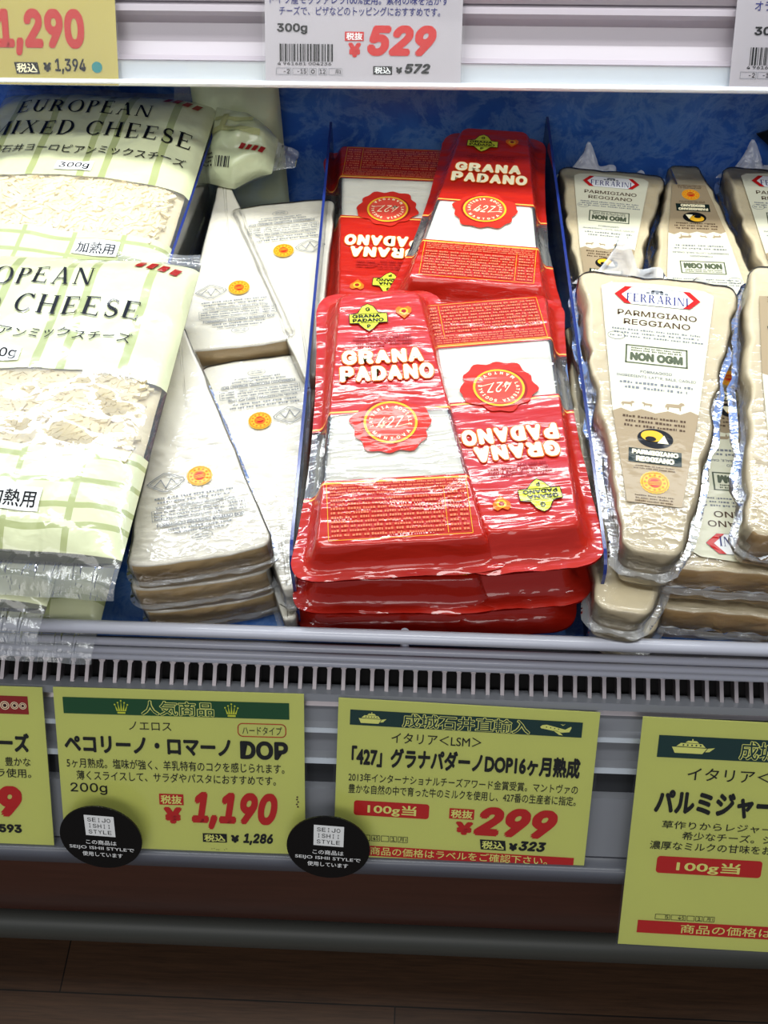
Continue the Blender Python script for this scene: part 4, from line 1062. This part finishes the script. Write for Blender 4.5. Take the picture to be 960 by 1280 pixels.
bag = make_bag('pale green shredded cheese bag on top of the front stack, brightly reflecting', gb, lay(-0.1985, 0.005, 0.0640, -1.5, 0.5), 1.3, -14.0, 16.0, 2.0)
copy_tree(bag, lay(-0.2400, 0.0010, 0.0320, -2.5), 'shredded cheese bag in the middle of the front stack, crinkled seal showing', skip=('lettering', 'opening_marks', 'weight_label', 'heating_label'))
copy_tree(bag, lay(-0.2235, 0.0060, 0.0025, -1.0), 'shredded cheese bag at the bottom of the front stack, seal over the wire guard', skip=('lettering', 'opening_marks', 'weight_label', 'heating_label'))
bagb = make_bag('shredded cheese bag on top in the back row, its title almost whole in view', gb, lay(-0.2180, 0.179, 0.0520, -3.0, 3.0), 4.1, 1.0, 36.0, 15.0)
copy_tree(bagb, lay(-0.2200, 0.182, 0.0190, -2.5), 'shredded cheese bag underneath the topmost bag of the back row', skip=('lettering', 'opening_marks', 'weight_label', 'heating_label'))

# two crumpled bags squeezed in behind the divider
def crumpled_bag(label, M, w, l, t, seed, marks=True, tail=True):
    root = empty('shredded_cheese_bag', label, 'cheese bag', gb, M)
    m = MB()
    def fn(side):
        def f(i, j):
            x, y = (i * 2 - 1), (j * 2 - 1)
            k = 1 - .55 * max(0, x) if tail else 1.0
            e = max(0, 1 - abs(x) ** 2.6) ** .6 * max(0, 1 - abs(y) ** 2.6) ** .6
            z = side * t * .5 * e * (1 + .35 * nz(x, y, seed, 1.6)) + .004 * nz(x, y, seed + 3, 2.2) * e
            return (x * w, y * l * k + .12 * l * nz(x, seed, 0, 1.5), z)
        return f
    m.grid(34, 34, fn(1), BAG2); m.grid(34, 34, fn(-1), BAG2, True, True); m.build('printed_film', root)
    s = MB(); s.grid(20, 5, lambda i, j: (-w - .012 * j + .003 * nz(i * 5, j, seed, 1.2), (i * 2 - 1) * l * .9 + .1 * l * nz(-1, seed, 0, 1.5), .004 * nz(i * 6, j * 2, seed, 1.4) * j), SEALSTRIP); s.build('end_seal', root)
    if tail:
        s = MB(); s.grid(6, 6, lambda i, j: (w + .016 * j - .001, (i * 2 - 1) * l * .40 * (1 - .5 * j) + .12 * l * nz(1, seed, 0, 1.5), .003 * nz(i * 4, j * 3, seed, 1.5)), SEALSTRIP); s.build('twisted_end', root)
    if marks:
        fm = lambda x, y, z: (x, y, fn(1)((x / w + 1) / 2, (y / l + 1) / 2)[2] + z)
        p = Print(0.001, .0012, fm)
        for k in range(4): p.rect(2 + k * 4.2, -4.5, 4.8 + k * 4.2, -.5, INK_DARKRED, 2, 2, 2, 1.6)
        p.rect(-20, 6, 14, 10, INK_STRIPE, 1, 8, 2); p.rect(-20, 15, 8, 18, INK_STRIPE, 1, 8, 2); p.rect(-14, 6, -10, 20, INK_STRIPE, 1, 2, 4)
        p.fine(-22, -18, -14, -8, 4, BK, 2, .5); p.barcode(-12, -18, -2, -11, BK)
        p.build('lettering', root)
    return root
BAG2 = (lambda q: q.done(q.bsdf(lin((206, 214, 172)), 0.28, 0.8, 0.08, 0, _wrinkle(q, 1, 1, 45, .5, .002), .5)))(N('pale_green_bag_film'))
INK_STRIPE = ink('stripe_olive', (176, 180, 124))
def at_pose(x, y, z, rx, ry, rz):
    return Matrix.Translation((x, y, z)) @ Matrix.Rotation(math.radians(rz), 4, 'Z') @ Matrix.Rotation(math.radians(rx), 4, 'X') @ Matrix.Rotation(math.radians(ry), 4, 'Y')
crumpled_bag('crumpled shredded cheese bag with red marks poking past the divider by the blue wall', at_pose(-0.1155, 0.343, 0.066, 32, 0, -10), .023, .026, .030, 2.2)
crumpled_bag('pale green bag propped against the blue back wall behind the crumpled one', at_pose(-0.1215, 0.374, 0.052, 80, 0, 8), .029, .052, .018, 7.7, False, False)

# black jagged thing at the right end of the back wall
leaf = empty('jagged_leaf', 'black jagged edged object against the blue back wall at the far right', 'leaf', None, Matrix.Translation((0.258, 0.374, 0.0)) @ Matrix.Rotation(math.radians(-8), 4, 'X'))
m = MB()
zz = [(-.004, 0), (-.020, .030), (-.006, .040), (-.030, .060), (-.010, .068), (-.027, .084), (-.010, .092), (-.026, .110), (.004, .118), (.05, .12), (.05, 0)]
V = [(x, 0.0 + .004 * math.sin(z * 60), z) for x, z in zz] + [(x, .0016 + .004 * math.sin(z * 60), z) for x, z in zz]; n = len(zz)
m.add(V, [tuple(range(n)), tuple(range(2 * n - 1, n - 1, -1))] + [(i, n + i, n + (i + 1) % n, (i + 1) % n) for i in range(n)], BLACK_LEAF)
m.build('blade', leaf)
